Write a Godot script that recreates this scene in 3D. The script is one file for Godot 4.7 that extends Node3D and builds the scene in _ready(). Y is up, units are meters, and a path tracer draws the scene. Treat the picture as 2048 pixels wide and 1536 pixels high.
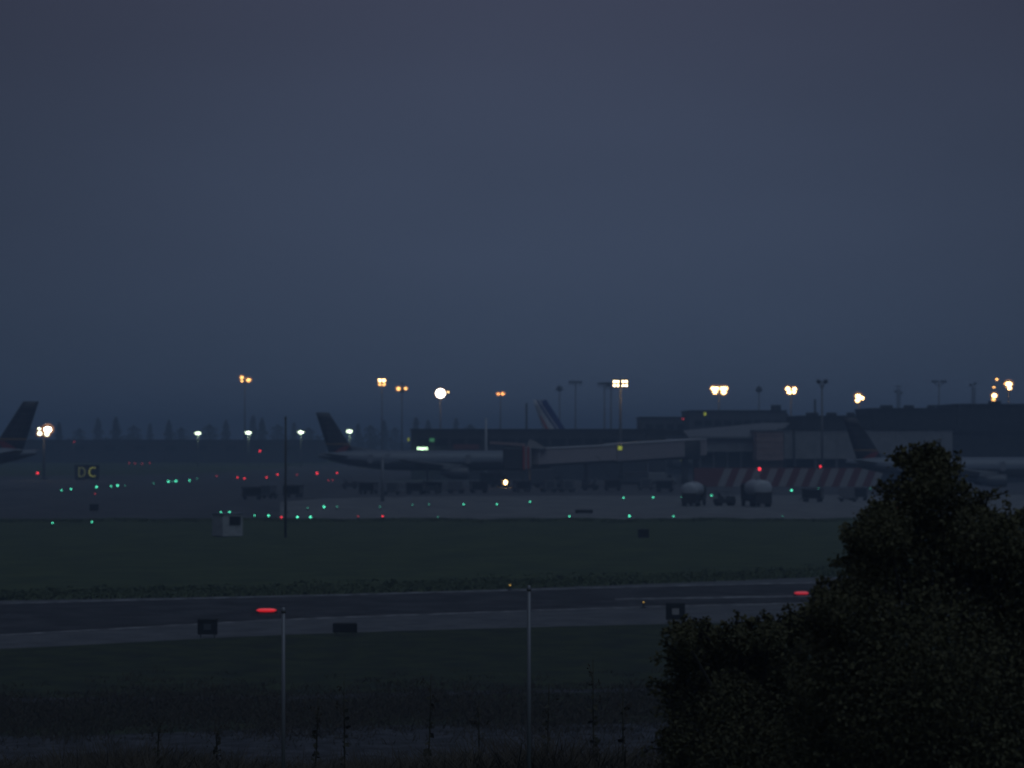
extends Node3D
# An airfield at dusk, seen through a long lens from an embankment outside the fence.
# Units are metres; the camera stands at x = 0, z = 0 and looks along -z; the airfield lies at y = 0.

const EYE := 10.3
const FOCAL := 6000.0
const TILT := 0.016998
var taken := {}
var rng := RandomNumberGenerator.new()
var M := {}

# ---------------------------------------------------------------- naming
func numbered(called: String) -> String:
	if not taken.has(called):
		taken[called] = 0
		return called
	taken[called] += 1
	return "%s_%03d" % [called, taken[called]]

func tag(o: Node, label: String, category: String, group := "", kind := "") -> Node:
	if label: o.set_meta("label", label)
	if category: o.set_meta("category", category)
	if group: o.set_meta("group", group)
	if kind: o.set_meta("kind", kind)
	return o

func thing(called: String, label: String, category: String, at := Vector3.ZERO, turn := 0.0, group := "") -> Node3D:
	var o := Node3D.new()
	o.name = numbered(called)
	add_child(o, true)
	o.position = at
	o.rotation.y = turn
	tag(o, label, category, group)
	return o

func commit(st: SurfaceTool) -> ArrayMesh:
	st.generate_normals()
	return st.commit()

func put(called: String, mesh: Mesh, mat: Material, parent: Node = null) -> MeshInstance3D:
	var o := MeshInstance3D.new()
	o.mesh = mesh
	o.material_override = mat
	if parent == null:
		o.name = numbered(called)
		add_child(o, true)
	else:
		var n := called
		var k := 0
		while parent.has_node(NodePath(n)):
			k += 1
			n = "%s_%03d" % [called, k]
		o.name = n
		parent.add_child(o, true)
	return o

func part(called: String, st: SurfaceTool, mat: Material, parent: Node = null) -> MeshInstance3D:
	return put(called, commit(st), mat, parent)

func structure(called: String, st: SurfaceTool, mat: Material) -> MeshInstance3D:
	var o := part(called, st, mat)
	o.set_meta("kind", "structure")
	return o

func copy_of(o: Node3D, label: String, at: Vector3, turn := 0.0) -> Node3D:
	var c: Node3D = o.duplicate()
	c.name = numbered(str(o.name).rstrip("0123456789").rstrip("_"))
	add_child(c, true)
	c.position = at
	c.rotation.y = turn
	c.set_meta("label", label)
	return c

# ---------------------------------------------------------------- where things stand
func spot(px: float, py: float, away: float) -> Vector3:   # a point on the sight line through a place in the view, that many metres off
	var y := (768.0 - py) / FOCAL
	var up := y * cos(TILT) + sin(TILT)
	var ahead := cos(TILT) - y * sin(TILT)
	return Vector3((px - 1024.0) / FOCAL, up, -ahead) * (away / ahead) + Vector3(0, EYE, 0)

func ground_spot(px: float, py: float) -> Vector3:
	var d := spot(px, py, 1.0) - Vector3(0, EYE, 0)
	var p := d * (EYE / -d.y)
	return Vector3(p.x, 0, p.z)

func foot(px: float, away: float) -> Vector3:
	var p := spot(px, 870, away)
	return Vector3(p.x, 0, p.z)

# ---------------------------------------------------------------- shapes
func mb(smooth := false) -> SurfaceTool:
	var st := SurfaceTool.new()
	st.begin(Mesh.PRIMITIVE_TRIANGLES)
	st.set_smooth_group(0 if smooth else -1)
	return st

func tri(st: SurfaceTool, a: Vector3, b: Vector3, c: Vector3) -> void:
	st.add_vertex(a); st.add_vertex(c); st.add_vertex(b)

func quad(st: SurfaceTool, a: Vector3, b: Vector3, c: Vector3, d: Vector3) -> void:   # counter-clockwise seen from the front
	tri(st, a, b, c)
	tri(st, a, c, d)

func box(st: SurfaceTool, at: Vector3, size: Vector3, turn := Basis.IDENTITY) -> void:
	var h := size / 2
	var p := []
	for k in 8:
		p.append(at + turn * Vector3(h.x * (1 if k & 1 else -1), h.y * (1 if k & 2 else -1), h.z * (1 if k & 4 else -1)))
	quad(st, p[4], p[5], p[7], p[6]); quad(st, p[1], p[0], p[2], p[3])
	quad(st, p[5], p[1], p[3], p[7]); quad(st, p[0], p[4], p[6], p[2])
	quad(st, p[6], p[7], p[3], p[2]); quad(st, p[0], p[1], p[5], p[4])

func bevel_box(st: SurfaceTool, at: Vector3, size: Vector3, cut: float, turn := Basis.IDENTITY) -> void:   # a box with chamfered upright and top edges
	var h := size / 2
	var ring := func(y: float, inset: float) -> PackedVector3Array:
		var x: float = h.x - inset
		var z: float = h.z - inset
		var out := PackedVector3Array()
		for c in [[x - cut, z], [x, z - cut], [x, -z + cut], [x - cut, -z], [-x + cut, -z], [-x, -z + cut], [-x, z - cut], [-x + cut, z]]:
			out.append(at + turn * Vector3(c[0], y, c[1]))
		return out
	loft(st, [ring.call(-h.y, 0.0), ring.call(h.y - cut, 0.0), ring.call(h.y, cut)], true)

func loft(st: SurfaceTool, rings: Array, caps := true) -> void:
	for i in rings.size() - 1:
		var a: PackedVector3Array = rings[i]
		var b: PackedVector3Array = rings[i + 1]
		var n := a.size()
		for k in n:
			quad(st, a[k], a[(k + 1) % n], b[(k + 1) % n], b[k])
	if caps:
		for e in [0, rings.size() - 1]:
			var r: PackedVector3Array = rings[e]
			for k in range(1, r.size() - 1):
				if e == 0:
					tri(st, r[0], r[k + 1], r[k])
				else:
					tri(st, r[0], r[k], r[k + 1])

func ring_at(c: Vector3, u: Vector3, v: Vector3, r: float, seg: int) -> PackedVector3Array:
	var out := PackedVector3Array()
	for k in seg:
		var a := TAU * k / seg
		out.append(c + (u * cos(a) + v * sin(a)) * r)
	return out

func tube(st: SurfaceTool, a: Vector3, b: Vector3, ra: float, rb: float, seg := 8) -> void:
	var d := (b - a).normalized()
	var u := d.cross(Vector3.UP if absf(d.y) < 0.9 else Vector3.RIGHT).normalized()
	var v := d.cross(u)
	loft(st, [ring_at(a, u, v, ra, seg), ring_at(b, u, v, rb, seg)])

func lathe(st: SurfaceTool, from: Vector3, axis: Vector3, profile: Array, seg := 16) -> void:   # profile: [along, radius]
	var d := axis.normalized()
	var u := d.cross(Vector3.UP if absf(d.y) < 0.9 else Vector3.RIGHT).normalized()
	var v := d.cross(u)
	var rings := []
	for p in profile:
		rings.append(ring_at(from + d * p[0], u, v, p[1], seg))
	loft(st, rings)

func ball(st: SurfaceTool, c: Vector3, r: Vector3, seg := 10, rows := 6) -> void:
	var rings := []
	for i in rows + 1:
		var a := PI * clampf(float(i) / rows, 0.02, 0.98)
		var out := PackedVector3Array()
		for k in seg:
			var t := TAU * k / seg
			out.append(c + Vector3(cos(t) * sin(a) * r.x, -cos(a) * r.y, -sin(t) * sin(a) * r.z))
		rings.append(out)
	loft(st, rings)

# ---------------------------------------------------------------- materials
func paint(c: Color, rough := 0.8, metal := 0.0) -> StandardMaterial3D:
	var m := StandardMaterial3D.new()
	m.albedo_color = c.linear_to_srgb()
	m.roughness = rough
	m.metallic = metal
	return m

func mottled(low: Color, high: Color, metres: float, rough := 0.9, seed_ := 1, relief := 0.0) -> StandardMaterial3D:
	var m := StandardMaterial3D.new()
	var n := FastNoiseLite.new()
	n.seed = seed_
	n.noise_type = FastNoiseLite.TYPE_SIMPLEX_SMOOTH
	n.frequency = 0.012
	n.fractal_octaves = 6
	n.fractal_gain = 0.62
	var im := n.get_seamless_image(512, 512)
	var out := Image.create(512, 512, false, Image.FORMAT_RGB8)
	var a := low.linear_to_srgb()
	var b := high.linear_to_srgb()
	for y in 512:
		for x in 512:
			out.set_pixel(x, y, a.lerp(b, smoothstep(0.15, 0.85, im.get_pixel(x, y).r)))
	m.albedo_texture = ImageTexture.create_from_image(out)
	m.uv1_triplanar = true
	m.uv1_world_triplanar = true
	m.uv1_scale = Vector3.ONE / metres
	m.roughness = rough
	if relief > 0:
		var bump: Image = im.duplicate()
		bump.convert(Image.FORMAT_RGBA8)
		bump.bump_map_to_normal_map(relief)
		m.normal_enabled = true
		m.normal_texture = ImageTexture.create_from_image(bump)
	return m

func glow(c: Color, energy: float) -> StandardMaterial3D:
	var m := paint(Color(0.3, 0.3, 0.3), 0.4)
	m.emission_enabled = true
	m.emission = c.linear_to_srgb()
	m.emission_energy_multiplier = energy
	return m

func make_materials() -> void:
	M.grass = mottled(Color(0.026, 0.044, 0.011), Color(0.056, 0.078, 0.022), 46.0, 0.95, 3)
	M.asphalt = mottled(Color(0.016, 0.017, 0.019), Color(0.05, 0.051, 0.056), 26.0, 0.85, 5)
	M.shoulder = mottled(Color(0.07, 0.073, 0.08), Color(0.115, 0.118, 0.125), 18.0, 0.9, 6)
	M.apron = mottled(Color(0.045, 0.047, 0.052), Color(0.09, 0.092, 0.1), 60.0, 0.9, 31)
	M.concrete = mottled(Color(0.12, 0.122, 0.125), Color(0.19, 0.192, 0.195), 60.0, 0.9, 7)
	M.gravel = mottled(Color(0.018, 0.018, 0.02), Color(0.07, 0.072, 0.085), 7.0, 0.95, 8)
	M.line = mottled(Color(0.08, 0.08, 0.085), Color(0.3, 0.3, 0.31), 9.0, 0.8, 21)
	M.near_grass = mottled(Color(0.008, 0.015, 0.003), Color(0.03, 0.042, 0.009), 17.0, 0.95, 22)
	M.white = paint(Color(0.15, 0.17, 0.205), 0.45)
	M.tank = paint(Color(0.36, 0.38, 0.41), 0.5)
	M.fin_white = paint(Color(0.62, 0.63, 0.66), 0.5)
	M.shed = mottled(Color(0.3, 0.31, 0.33), Color(0.4, 0.41, 0.42), 4.0, 0.7, 11)
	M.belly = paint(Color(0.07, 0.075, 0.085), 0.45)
	M.wing = paint(Color(0.2, 0.21, 0.22), 0.4)
	M.navy = paint(Color(0.009, 0.011, 0.022), 0.5)
	M.gold = paint(Color(0.34, 0.2, 0.07), 0.5)
	M.fin_red = paint(Color(0.2, 0.025, 0.03), 0.5)
	M.blue = paint(Color(0.025, 0.045, 0.2), 0.45)
	M.red = paint(Color(0.42, 0.03, 0.025), 0.55)
	M.rubber = paint(Color(0.012, 0.012, 0.013), 0.9)
	M.steel = paint(Color(0.16, 0.16, 0.17), 0.5, 0.3)
	M.galv = paint(Color(0.18, 0.19, 0.215), 0.5, 0.2)
	M.black = paint(Color(0.01, 0.01, 0.011), 0.7)
	M.dark = paint(Color(0.025, 0.025, 0.028), 0.7)
	M.glass = paint(Color(0.012, 0.014, 0.018), 0.15)
	M.pier = mottled(Color(0.035, 0.036, 0.042), Color(0.05, 0.051, 0.058), 20.0, 0.8, 12)
	M.block = mottled(Color(0.06, 0.063, 0.075), Color(0.085, 0.088, 0.1), 20.0, 0.8, 13)
	M.pale = mottled(Color(0.2, 0.205, 0.215), Color(0.27, 0.275, 0.285), 16.0, 0.75, 14)
	M.roof_pale = paint(Color(0.16, 0.168, 0.185), 0.6)
	M.pink = mottled(Color(0.27, 0.185, 0.175), Color(0.34, 0.24, 0.225), 12.0, 0.8, 15)
	M.brick = paint(Color(0.09, 0.06, 0.055), 0.85)
	M.roof_dark = mottled(Color(0.016, 0.018, 0.021), Color(0.032, 0.034, 0.038), 16.0, 0.85, 16)
	M.bridge = paint(Color(0.4, 0.355, 0.365), 0.6)
	M.bridge_roof = paint(Color(0.45, 0.46, 0.48), 0.55)
	M.dull_red = paint(Color(0.16, 0.045, 0.045), 0.7)
	M.stripe_white = paint(Color(0.3, 0.29, 0.29), 0.7)
	M.wood = paint(Color(0.06, 0.06, 0.062), 0.9)
	M.bark = paint(Color(0.03, 0.026, 0.02), 0.95)
	M.far_leaf = paint(Color(0.035, 0.045, 0.03), 0.9)
	M.weed = paint(Color(0.042, 0.04, 0.025), 0.95)
	M.weed_brown = paint(Color(0.06, 0.049, 0.034), 0.95)
	M.tall_grass = paint(Color(0.075, 0.095, 0.045), 0.95)
	var leaf := paint(Color.WHITE, 1.0)
	leaf.metallic_specular = 0.1
	leaf.backlight = Color(0.9, 0.9, 0.7)
	leaf.vertex_color_use_as_albedo = true
	M.leaf = leaf
	M.sodium = glow(Color(1.0, 0.62, 0.24), 19.80)
	M.sodium_hot = glow(Color(1.0, 0.74, 0.4), 34.0)
	M.sodium_dim = glow(Color(1.0, 0.5, 0.14), 7.04)
	M.sodium_red = glow(Color(1.0, 0.36, 0.1), 5.72)
	M.reflector = glow(Color(1.0, 0.42, 0.16), 0.55)
	M.halide = glow(Color(1.0, 0.86, 0.66), 30.80)
	M.mercury = glow(Color(0.8, 1.0, 0.72), 7.92)
	M.tube = glow(Color(0.62, 1.0, 0.6), 3.30)
	M.green = glow(Color(0.1, 1.0, 0.6), 2.54)
	M.green_dim = glow(Color(0.1, 0.8, 0.55), 0.78)
	M.red_lamp = glow(Color(1.0, 0.03, 0.05), 2.34)
	M.red_dim = glow(Color(1.0, 0.04, 0.06), 0.64)
	M.red_bar = glow(Color(1.0, 0.008, 0.012), 0.55)
	M.red_bar_dim = glow(Color(1.0, 0.01, 0.03), 0.35)
	M.amber = glow(Color(1.0, 0.6, 0.1), 0.8)
	M.yellow_sign = glow(Color(0.62, 0.72, 0.03), 0.5)
	M.letter = glow(Color(0.55, 0.58, 0.03), 0.3)
	M.letter_dim = glow(Color(0.5, 0.56, 0.02), 0.09)
	M.green_sign = glow(Color(0.08, 0.6, 0.2), 0.25)

# ---------------------------------------------------------------- lamps
func lamp_light(parent: Node3D, at: Vector3, c: Color, energy: float, size := 0.3) -> void:
	var l := OmniLight3D.new()
	l.name = "lamp_glow"
	l.light_color = c
	l.light_energy = energy
	l.light_size = size
	l.omni_range = 120
	l.omni_attenuation = 2
	l.shadow_enabled = true
	parent.add_child(l, true)
	l.position = at

# heads: [sideways, up, lens radius or 0 when unlit, material name]
func mast(px: float, py: float, away: float, heads: Array, style: String, label: String, energy := 0.0, thick := 0.34) -> Node3D:
	var top := spot(px, py, away)
	var o := thing("floodlight_mast", label, "floodlight mast", Vector3(top.x, 0, top.z), 0.0, "floodlight masts around the apron")
	var h := top.y
	var p := mb(true)
	tube(p, Vector3(0, 0.3, 0), Vector3(0, h, 0), thick, thick * 0.55, 10)
	part("pole", p, M.steel, o)
	var b := mb()
	bevel_box(b, Vector3(0, 0.2, 0), Vector3(1.6, 0.4, 1.6), 0.06)
	part("footing", b, M.shoulder, o)
	var lo := 0.0
	var hi := 0.0
	for e in heads:
		lo = minf(lo, e[0])
		hi = maxf(hi, e[0])
	var bar := mb()
	if hi > lo:
		box(bar, Vector3((lo + hi) / 2, h - 0.1, -0.1), Vector3(hi - lo + 0.5, 0.22, 0.22))
	if style == "crown":
		lathe(bar, Vector3(0, h - 1.6, 0), Vector3.UP, [[0, 0.3], [0.5, 1.1], [0.9, 1.2], [1.5, 0.7], [2.2, 0.2]], 10)
	elif style == "platform":
		box(bar, Vector3(0, h - 0.9, 0), Vector3(hi - lo + 1.2, 0.16, 1.3))
		for s in [-1, 1]:
			box(bar, Vector3((hi - lo + 1.2) / 2 * s, h - 0.35, 0), Vector3(0.12, 1.1, 1.3))
		box(bar, Vector3(0, h + 0.2, 0.6), Vector3(hi - lo + 1.2, 0.1, 0.1))
	elif style == "lattice":
		for k in 7:
			var y := h - 1.0 - k * 1.1
			for s in [-1, 1]:
				tube(bar, Vector3(-0.6 * s, y, 0.2), Vector3(0.6 * s, y - 1.1, 0.2), 0.07, 0.07, 4)
			box(bar, Vector3(0.62, y - 0.5, 0), Vector3(0.12, 1.1, 0.12))
			box(bar, Vector3(-0.62, y - 0.5, 0), Vector3(0.12, 1.1, 0.12))
	elif style == "arms":
		for s in [-1, 1]:
			tube(bar, Vector3(0, h - 1.6, 0), Vector3(hi * s, h - 0.1, 0), 0.12, 0.09, 6)
	if hi > lo or style != "":
		part("crossbar", bar, M.dark, o)
	for e in heads:
		var c := Vector3(e[0], h + e[1], 0.25)
		var tip := Basis(Vector3.RIGHT, 0.35)
		var hs := mb()
		var r: float = maxf(e[2], 0.38)
		bevel_box(hs, c, Vector3(r * 2.1, r * 1.7, 0.5), 0.08, tip)
		var head := part("lamp_head", hs, M.dark, o)
		if e[2] > 0:
			var ln := mb(true)
			ball(ln, c + tip * Vector3(0, -0.05, 0.3), Vector3(e[2], e[2] * 0.85, 0.16))
			part("lens", ln, M[e[3]], head)
			var rf := mb(true)
			ball(rf, c + tip * Vector3(0, -0.05, 0.24), Vector3(e[2] * 1.7, e[2] * 1.45, 0.1), 12, 6)
			part("reflector", rf, M.reflector, head)
	if energy > 0:
		lamp_light(o, Vector3(0, h - 0.6, 2.6), Color(1.0, 0.78, 0.5), energy * 0.2)
	return o

var edge_lights := {}
func edge_light(px: float, py: float, what: String, r: float, label: String, group: String) -> void:
	var o: Node3D
	var key := "%s %.2f" % [what, r]
	var p := ground_spot(px, py + 2.0)
	if edge_lights.has(key):
		o = copy_of(edge_lights[key], label, p)
		o.set_meta("group", group)
		return
	o = thing("red_edge_light" if what.begins_with("red") else "amber_edge_light" if what == "amber" else "green_taxiway_light", label, "edge light", p, 0.0, group)
	edge_lights[key] = o
	var st := mb(true)
	lathe(st, Vector3.ZERO, Vector3.UP, [[0.0, 0.2], [0.05, 0.2], [0.07, 0.06], [0.3, 0.06], [0.32, 0.1]], 8)
	part("stem", st, M.dark, o)
	var ln := mb(true)
	ball(ln, Vector3(0, 0.3 + r, 0), Vector3(r, r, r), 8, 6)
	part("lens", ln, M[what], o)

# ---------------------------------------------------------------- aircraft
func wing_ring(le: float, te: float, y: float, z: float, thick: float, upright := false) -> PackedVector3Array:
	var out := PackedVector3Array()
	var c := le - te
	for q in [[0.0, 0.0], [0.06, 0.55], [0.3, 1.0], [0.65, 0.65], [1.0, 0.05], [1.0, -0.05], [0.65, -0.65], [0.3, -1.0], [0.06, -0.55]]:
		var x: float = le - c * q[0]
		var t: float = q[1] * thick / 2
		out.append(Vector3(x, y, z + t) if upright else Vector3(x, y + t, z))
	return out

func fin_at(t: float, grow := 0.0) -> PackedVector3Array:
	return wing_ring(lerpf(-15.9, -21.3, t) + grow, lerpf(-21.2, -23.9, t) - grow, lerpf(6.4, 14.8, t), 0, lerpf(0.62, 0.3, t) + grow * 2, true)

func jetliner(label: String, livery: String) -> Node3D:
	var o := thing("jet_airliner", label, "airplane", Vector3.ZERO, 0.0, "airliners parked at the airport")
	var stations := [[-23.5, 0.22, 6.2], [-22.6, 0.5, 6.15], [-21, 0.85, 6.02], [-18.5, 1.28, 5.82], [-15.5, 1.63, 5.58], [-12, 1.88, 5.36], [-8.5, 1.99, 5.24], [-5, 2.0, 5.2], [4, 2.0, 5.2], [12, 2.0, 5.2], [17, 2.0, 5.2], [19.5, 1.85, 5.1], [21.3, 1.52, 4.92], [22.6, 1.05, 4.74], [23.3, 0.55, 4.62], [23.5, 0.15, 4.58]]
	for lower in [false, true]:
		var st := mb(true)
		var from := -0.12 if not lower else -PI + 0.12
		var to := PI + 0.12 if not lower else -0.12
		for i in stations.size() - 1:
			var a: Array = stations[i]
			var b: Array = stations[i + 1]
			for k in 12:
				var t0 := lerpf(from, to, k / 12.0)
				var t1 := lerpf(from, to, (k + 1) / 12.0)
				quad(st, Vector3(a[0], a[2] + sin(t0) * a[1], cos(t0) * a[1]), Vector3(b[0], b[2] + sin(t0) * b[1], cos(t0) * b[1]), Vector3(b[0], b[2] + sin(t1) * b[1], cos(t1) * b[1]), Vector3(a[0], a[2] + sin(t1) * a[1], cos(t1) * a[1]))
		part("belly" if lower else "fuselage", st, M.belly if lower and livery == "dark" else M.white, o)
	# fin
	var f := mb(true)
	var rows := []
	for k in 7:
		rows.append(fin_at(k / 6.0))
	loft(f, rows)
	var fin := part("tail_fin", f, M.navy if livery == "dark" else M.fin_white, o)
	var dorsal := mb()
	loft(dorsal, [wing_ring(-10.5, -17.5, 7.05, 0, 0.4, true), wing_ring(-17.0, -17.6, 8.1, 0, 0.2, true)])
	part("dorsal_fillet", dorsal, M.white, o)
	if livery == "dark":
		var g := mb(true)
		loft(g, [fin_at(0.24, 0.015), fin_at(0.262, 0.015)])
		part("gold_band", g, M.gold, fin)
		for s in [-1, 1]:
			var r := mb()
			var z: float = 0.36 * s
			var pts := [Vector3(-20.6, 6.7, z), Vector3(-18.2, 6.7, z), Vector3(-17.0, 8.2, z * 0.85), Vector3(-18.2, 8.2, z * 0.95)]
			if s > 0:
				quad(r, pts[0], pts[1], pts[2], pts[3])
			else:
				quad(r, pts[3], pts[2], pts[1], pts[0])
			part("red_swoosh", r, M.fin_red, fin)
		# faint globe grid on the fin
		var em := mb()
		for s in [-1, 1]:
			for k in 4:
				var y := 9.4 + k * 1.15
				var t := (y - 6.4) / 8.4
				var mid := lerpf(-18.6, -22.6, t)
				var w := 1.7 - absf(k - 1.5) * 0.35
				box(em, Vector3(mid, y, lerpf(0.33, 0.2, t) * s), Vector3(w * 2, 0.05, 0.03))
			for k in 3:
				tube(em, Vector3(-19.3 - k * 0.75, 9.3, 0.31 * s), Vector3(-21.0 - k * 0.75 + (k - 1) * 0.4, 12.9, 0.2 * s), 0.03, 0.03, 4)
		part("globe_lines", em, M.steel, fin)
	else:
		# slanting stripes that run up beside the leading edge, broad blue and thinner red
		var stripes := [[0.0, 0.16, 0.0, 0.5, "blue"], [0.22, 0.27, 0.6, 0.75, "blue"], [0.6, 0.76, 1.0, 1.0, "red"]]
		for q in stripes:
			for s in [-1, 1]:
				var r := mb()
				for k in 8:
					var t0 := k / 8.0
					var t1 := (k + 1) / 8.0
					if q[4] == "red" and t1 > 0.63:
						continue
					var p := []
					for tt in [t0, t1]:
						var le := lerpf(-15.9, -21.3, tt)
						var ch := lerpf(5.3, 2.6, tt)
						for e in [lerpf(q[0], q[2], tt), lerpf(q[1], q[3], tt)]:
							var ee: float = clampf(e, 0.0, 0.98)
							p.append(Vector3(le - ch * ee, lerpf(6.4, 14.8, tt), s * (lerpf(0.31, 0.15, tt) * (1.0 if ee > 0.12 and ee < 0.5 else 0.8) + 0.02)))
					if s > 0:
						quad(r, p[1], p[0], p[2], p[3])
					else:
						quad(r, p[0], p[1], p[3], p[2])
				part("blue_stripe" if q[4] == "blue" else "red_stripe", r, M[q[4]], fin)
	for s in [-1, 1]:
		var st := mb(true)
		loft(st, [wing_ring(-16.8, -20.8, 6.0, 0.4 * s, 0.4), wing_ring(-21.2, -22.9, 6.7, 7.4 * s, 0.18)])
		part("tailplane", st, M.wing, o)
		var w := mb(true)
		loft(w, [wing_ring(6.6, -3.6, 4.0, 1.2 * s, 1.1), wing_ring(2.0, -3.8, 4.35, 6.2 * s, 0.75), wing_ring(-6.4, -8.2, 5.6, 19 * s, 0.24)])
		part("wing", w, M.wing, o)
		var e := mb(true)
		lathe(e, Vector3(6.6, 2.75, 6.4 * s), Vector3.LEFT, [[0.35, 0.9], [0.0, 1.12], [0.3, 1.24], [1.6, 1.3], [3.4, 1.15], [4.6, 0.85], [4.61, 0.55], [5.6, 0.3]], 16)
		var en := part("engine", e, M.belly, o)
		var it := mb(true)
		lathe(it, Vector3(6.5, 2.75, 6.4 * s), Vector3.LEFT, [[0.0, 1.0], [0.2, 0.95], [0.22, 0.2], [0.0, 0.02]], 16)
		part("intake", it, M.black, en)
		var py := mb()
		box(py, Vector3(3.0, 4.0, 6.4 * s), Vector3(3.4, 0.9, 0.3))
		part("pylon", py, M.wing, en)
		var g := mb(true)
		tube(g, Vector3(-1.6, 3.6, 3.6 * s), Vector3(-1.6, 0.6, 3.6 * s), 0.2, 0.16)
		var gear := part("main_gear", g, M.galv, o)
		for dx in [-0.65, 0.65]:
			for dz in [-0.4, 0.4]:
				var wh := mb(true)
				var c := Vector3(-1.6 + dx, 0.56, 3.6 * s + dz)
				tube(wh, c + Vector3(0, 0, -0.17), c + Vector3(0, 0, 0.17), 0.55, 0.55, 14)
				part("wheel", wh, M.rubber, gear)
	var n := mb(true)
	tube(n, Vector3(17.6, 3.4, 0), Vector3(17.6, 0.45, 0), 0.16, 0.12)
	var ng := part("nose_gear", n, M.galv, o)
	for dz in [-0.25, 0.25]:
		var wh := mb(true)
		tube(wh, Vector3(17.6, 0.42, dz - 0.12), Vector3(17.6, 0.42, dz + 0.12), 0.42, 0.42, 12)
		part("wheel", wh, M.rubber, ng)
	var cw := mb()
	for s in [-1, 1]:
		box(cw, Vector3(21.75, 5.75, 0.75 * s), Vector3(0.9, 0.42, 0.5), Basis(Vector3.UP, 0.6 * s) * Basis(Vector3.BACK, -0.5))
	part("cockpit_window", cw, M.glass, o)
	for dx in [17.0, 6.5, -9.5, -13.0]:
		var d := mb()
		var zz := 1.995 if dx > -9 else 1.83
		box(d, Vector3(dx, 5.5 if dx > -9 else 5.6, zz - 0.02), Vector3(1.0, 1.8, 0.06), Basis(Vector3.RIGHT, -0.14))
		part("door", d, M.galv, o)
	return o

# ---------------------------------------------------------------- buildings
func hall(called: String, label: String, category: String, x0: float, x1: float, y0: float, y1: float, front: float, deep: float, mat: Material, roof: Material) -> Node3D:
	# a flat-roofed block between two bearings, its front face that many metres off; the node stands at the middle of its front
	var a := spot(x0, 870, front)
	var b := spot(x1, 870, front)
	var o := thing(called, label, category, Vector3((a.x + b.x) / 2, 0, -front))
	var w := b.x - a.x
	var st := mb()
	box(st, Vector3(0, (y0 + y1) / 2, -deep / 2), Vector3(w, y1 - y0, deep))
	part("wall", st, mat, o)
	var r := mb()
	box(r, Vector3(0, y1 + 0.15, -deep / 2), Vector3(w + 0.5, 0.3, deep + 0.5))
	part("roof", r, roof, o)
	o.set_meta("wide", w)
	return o

func window_row(o: Node3D, n: int, w: float, h: float, y: float, x0: float, x1: float, mat: Material) -> void:
	var pane := mb()
	box(pane, Vector3.ZERO, Vector3(w, h, 0.06))
	var pm := commit(pane)
	var fr := mb()
	for s in [-1, 1]:
		box(fr, Vector3((w / 2 + 0.06) * s, 0, 0.02), Vector3(0.12, h + 0.24, 0.14))
		box(fr, Vector3(0, (h / 2 + 0.06) * s, 0.02), Vector3(w, 0.12, 0.14))
	box(fr, Vector3(0, 0, 0.04), Vector3(0.08, h, 0.08))
	var fm := commit(fr)
	for k in n:
		var p := put("window", pm, mat, o)
		p.position = Vector3(lerpf(x0, x1, (k + 0.5) / n), y, 0.05)
		put("frame", fm, M.dark, p)

# ---------------------------------------------------------------- vehicles on the apron
func wheels(o: Node3D, places: Array, r: float, wide: float) -> void:
	var st := mb(true)
	tube(st, Vector3(0, 0, -wide / 2), Vector3(0, 0, wide / 2), r, r, 12)
	var m := commit(st)
	for p in places:
		put("wheel", m, M.rubber, o).position = Vector3(p[0], r, p[1])

func tanker(label: String, at: Vector3, turn: float, body: Material) -> Node3D:
	var o := thing("tank_truck", label, "truck", at, turn, "vehicles parked on the apron")
	var ch := mb()
	box(ch, Vector3(0, 0.85, 0), Vector3(7.4, 0.35, 1.0))
	box(ch, Vector3(-1.2, 1.15, 0), Vector3(4.8, 0.5, 2.3))
	part("chassis", ch, M.black, o)
	var tk := mb(true)
	var rings := []
	for q in [[-3.75, 0.5], [-3.6, 0.86], [-3.3, 1.0], [1.2, 1.0], [1.5, 0.86], [1.65, 0.5]]:
		var out := PackedVector3Array()
		for k in 16:
			var t: float = TAU * k / 16
			out.append(Vector3(q[0], 2.35 + sin(t) * 1.12 * q[1], cos(t) * 1.3 * q[1]))
		rings.append(out)
	loft(tk, rings)
	var t := part("tank", tk, body, o)
	var hatch := mb(true)
	lathe(hatch, Vector3(-1.0, 3.4, 0), Vector3.UP, [[0, 0.35], [0.2, 0.35], [0.26, 0.25]], 10)
	part("hatch", hatch, M.galv, t)
	var cab := mb()
	bevel_box(cab, Vector3(2.8, 1.95, 0), Vector3(1.8, 2.1, 2.3), 0.2)
	var c := part("cab", cab, M.dark, o)
	var ws := mb()
	box(ws, Vector3(3.72, 2.25, 0), Vector3(0.06, 0.8, 1.9))
	box(ws, Vector3(2.9, 2.25, 1.17), Vector3(0.9, 0.7, 0.06))
	part("window", ws, M.glass, c)
	var bk := mb()
	bevel_box(bk, Vector3(-3.7, 1.15, 0), Vector3(0.5, 1.5, 2.2), 0.08)
	part("pump_locker", bk, M.dark, o)
	wheels(o, [[2.7, 1.0], [2.7, -1.0], [-1.6, 1.0], [-1.6, -1.0], [-2.8, 1.0], [-2.8, -1.0]], 0.52, 0.3)
	return o

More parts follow.
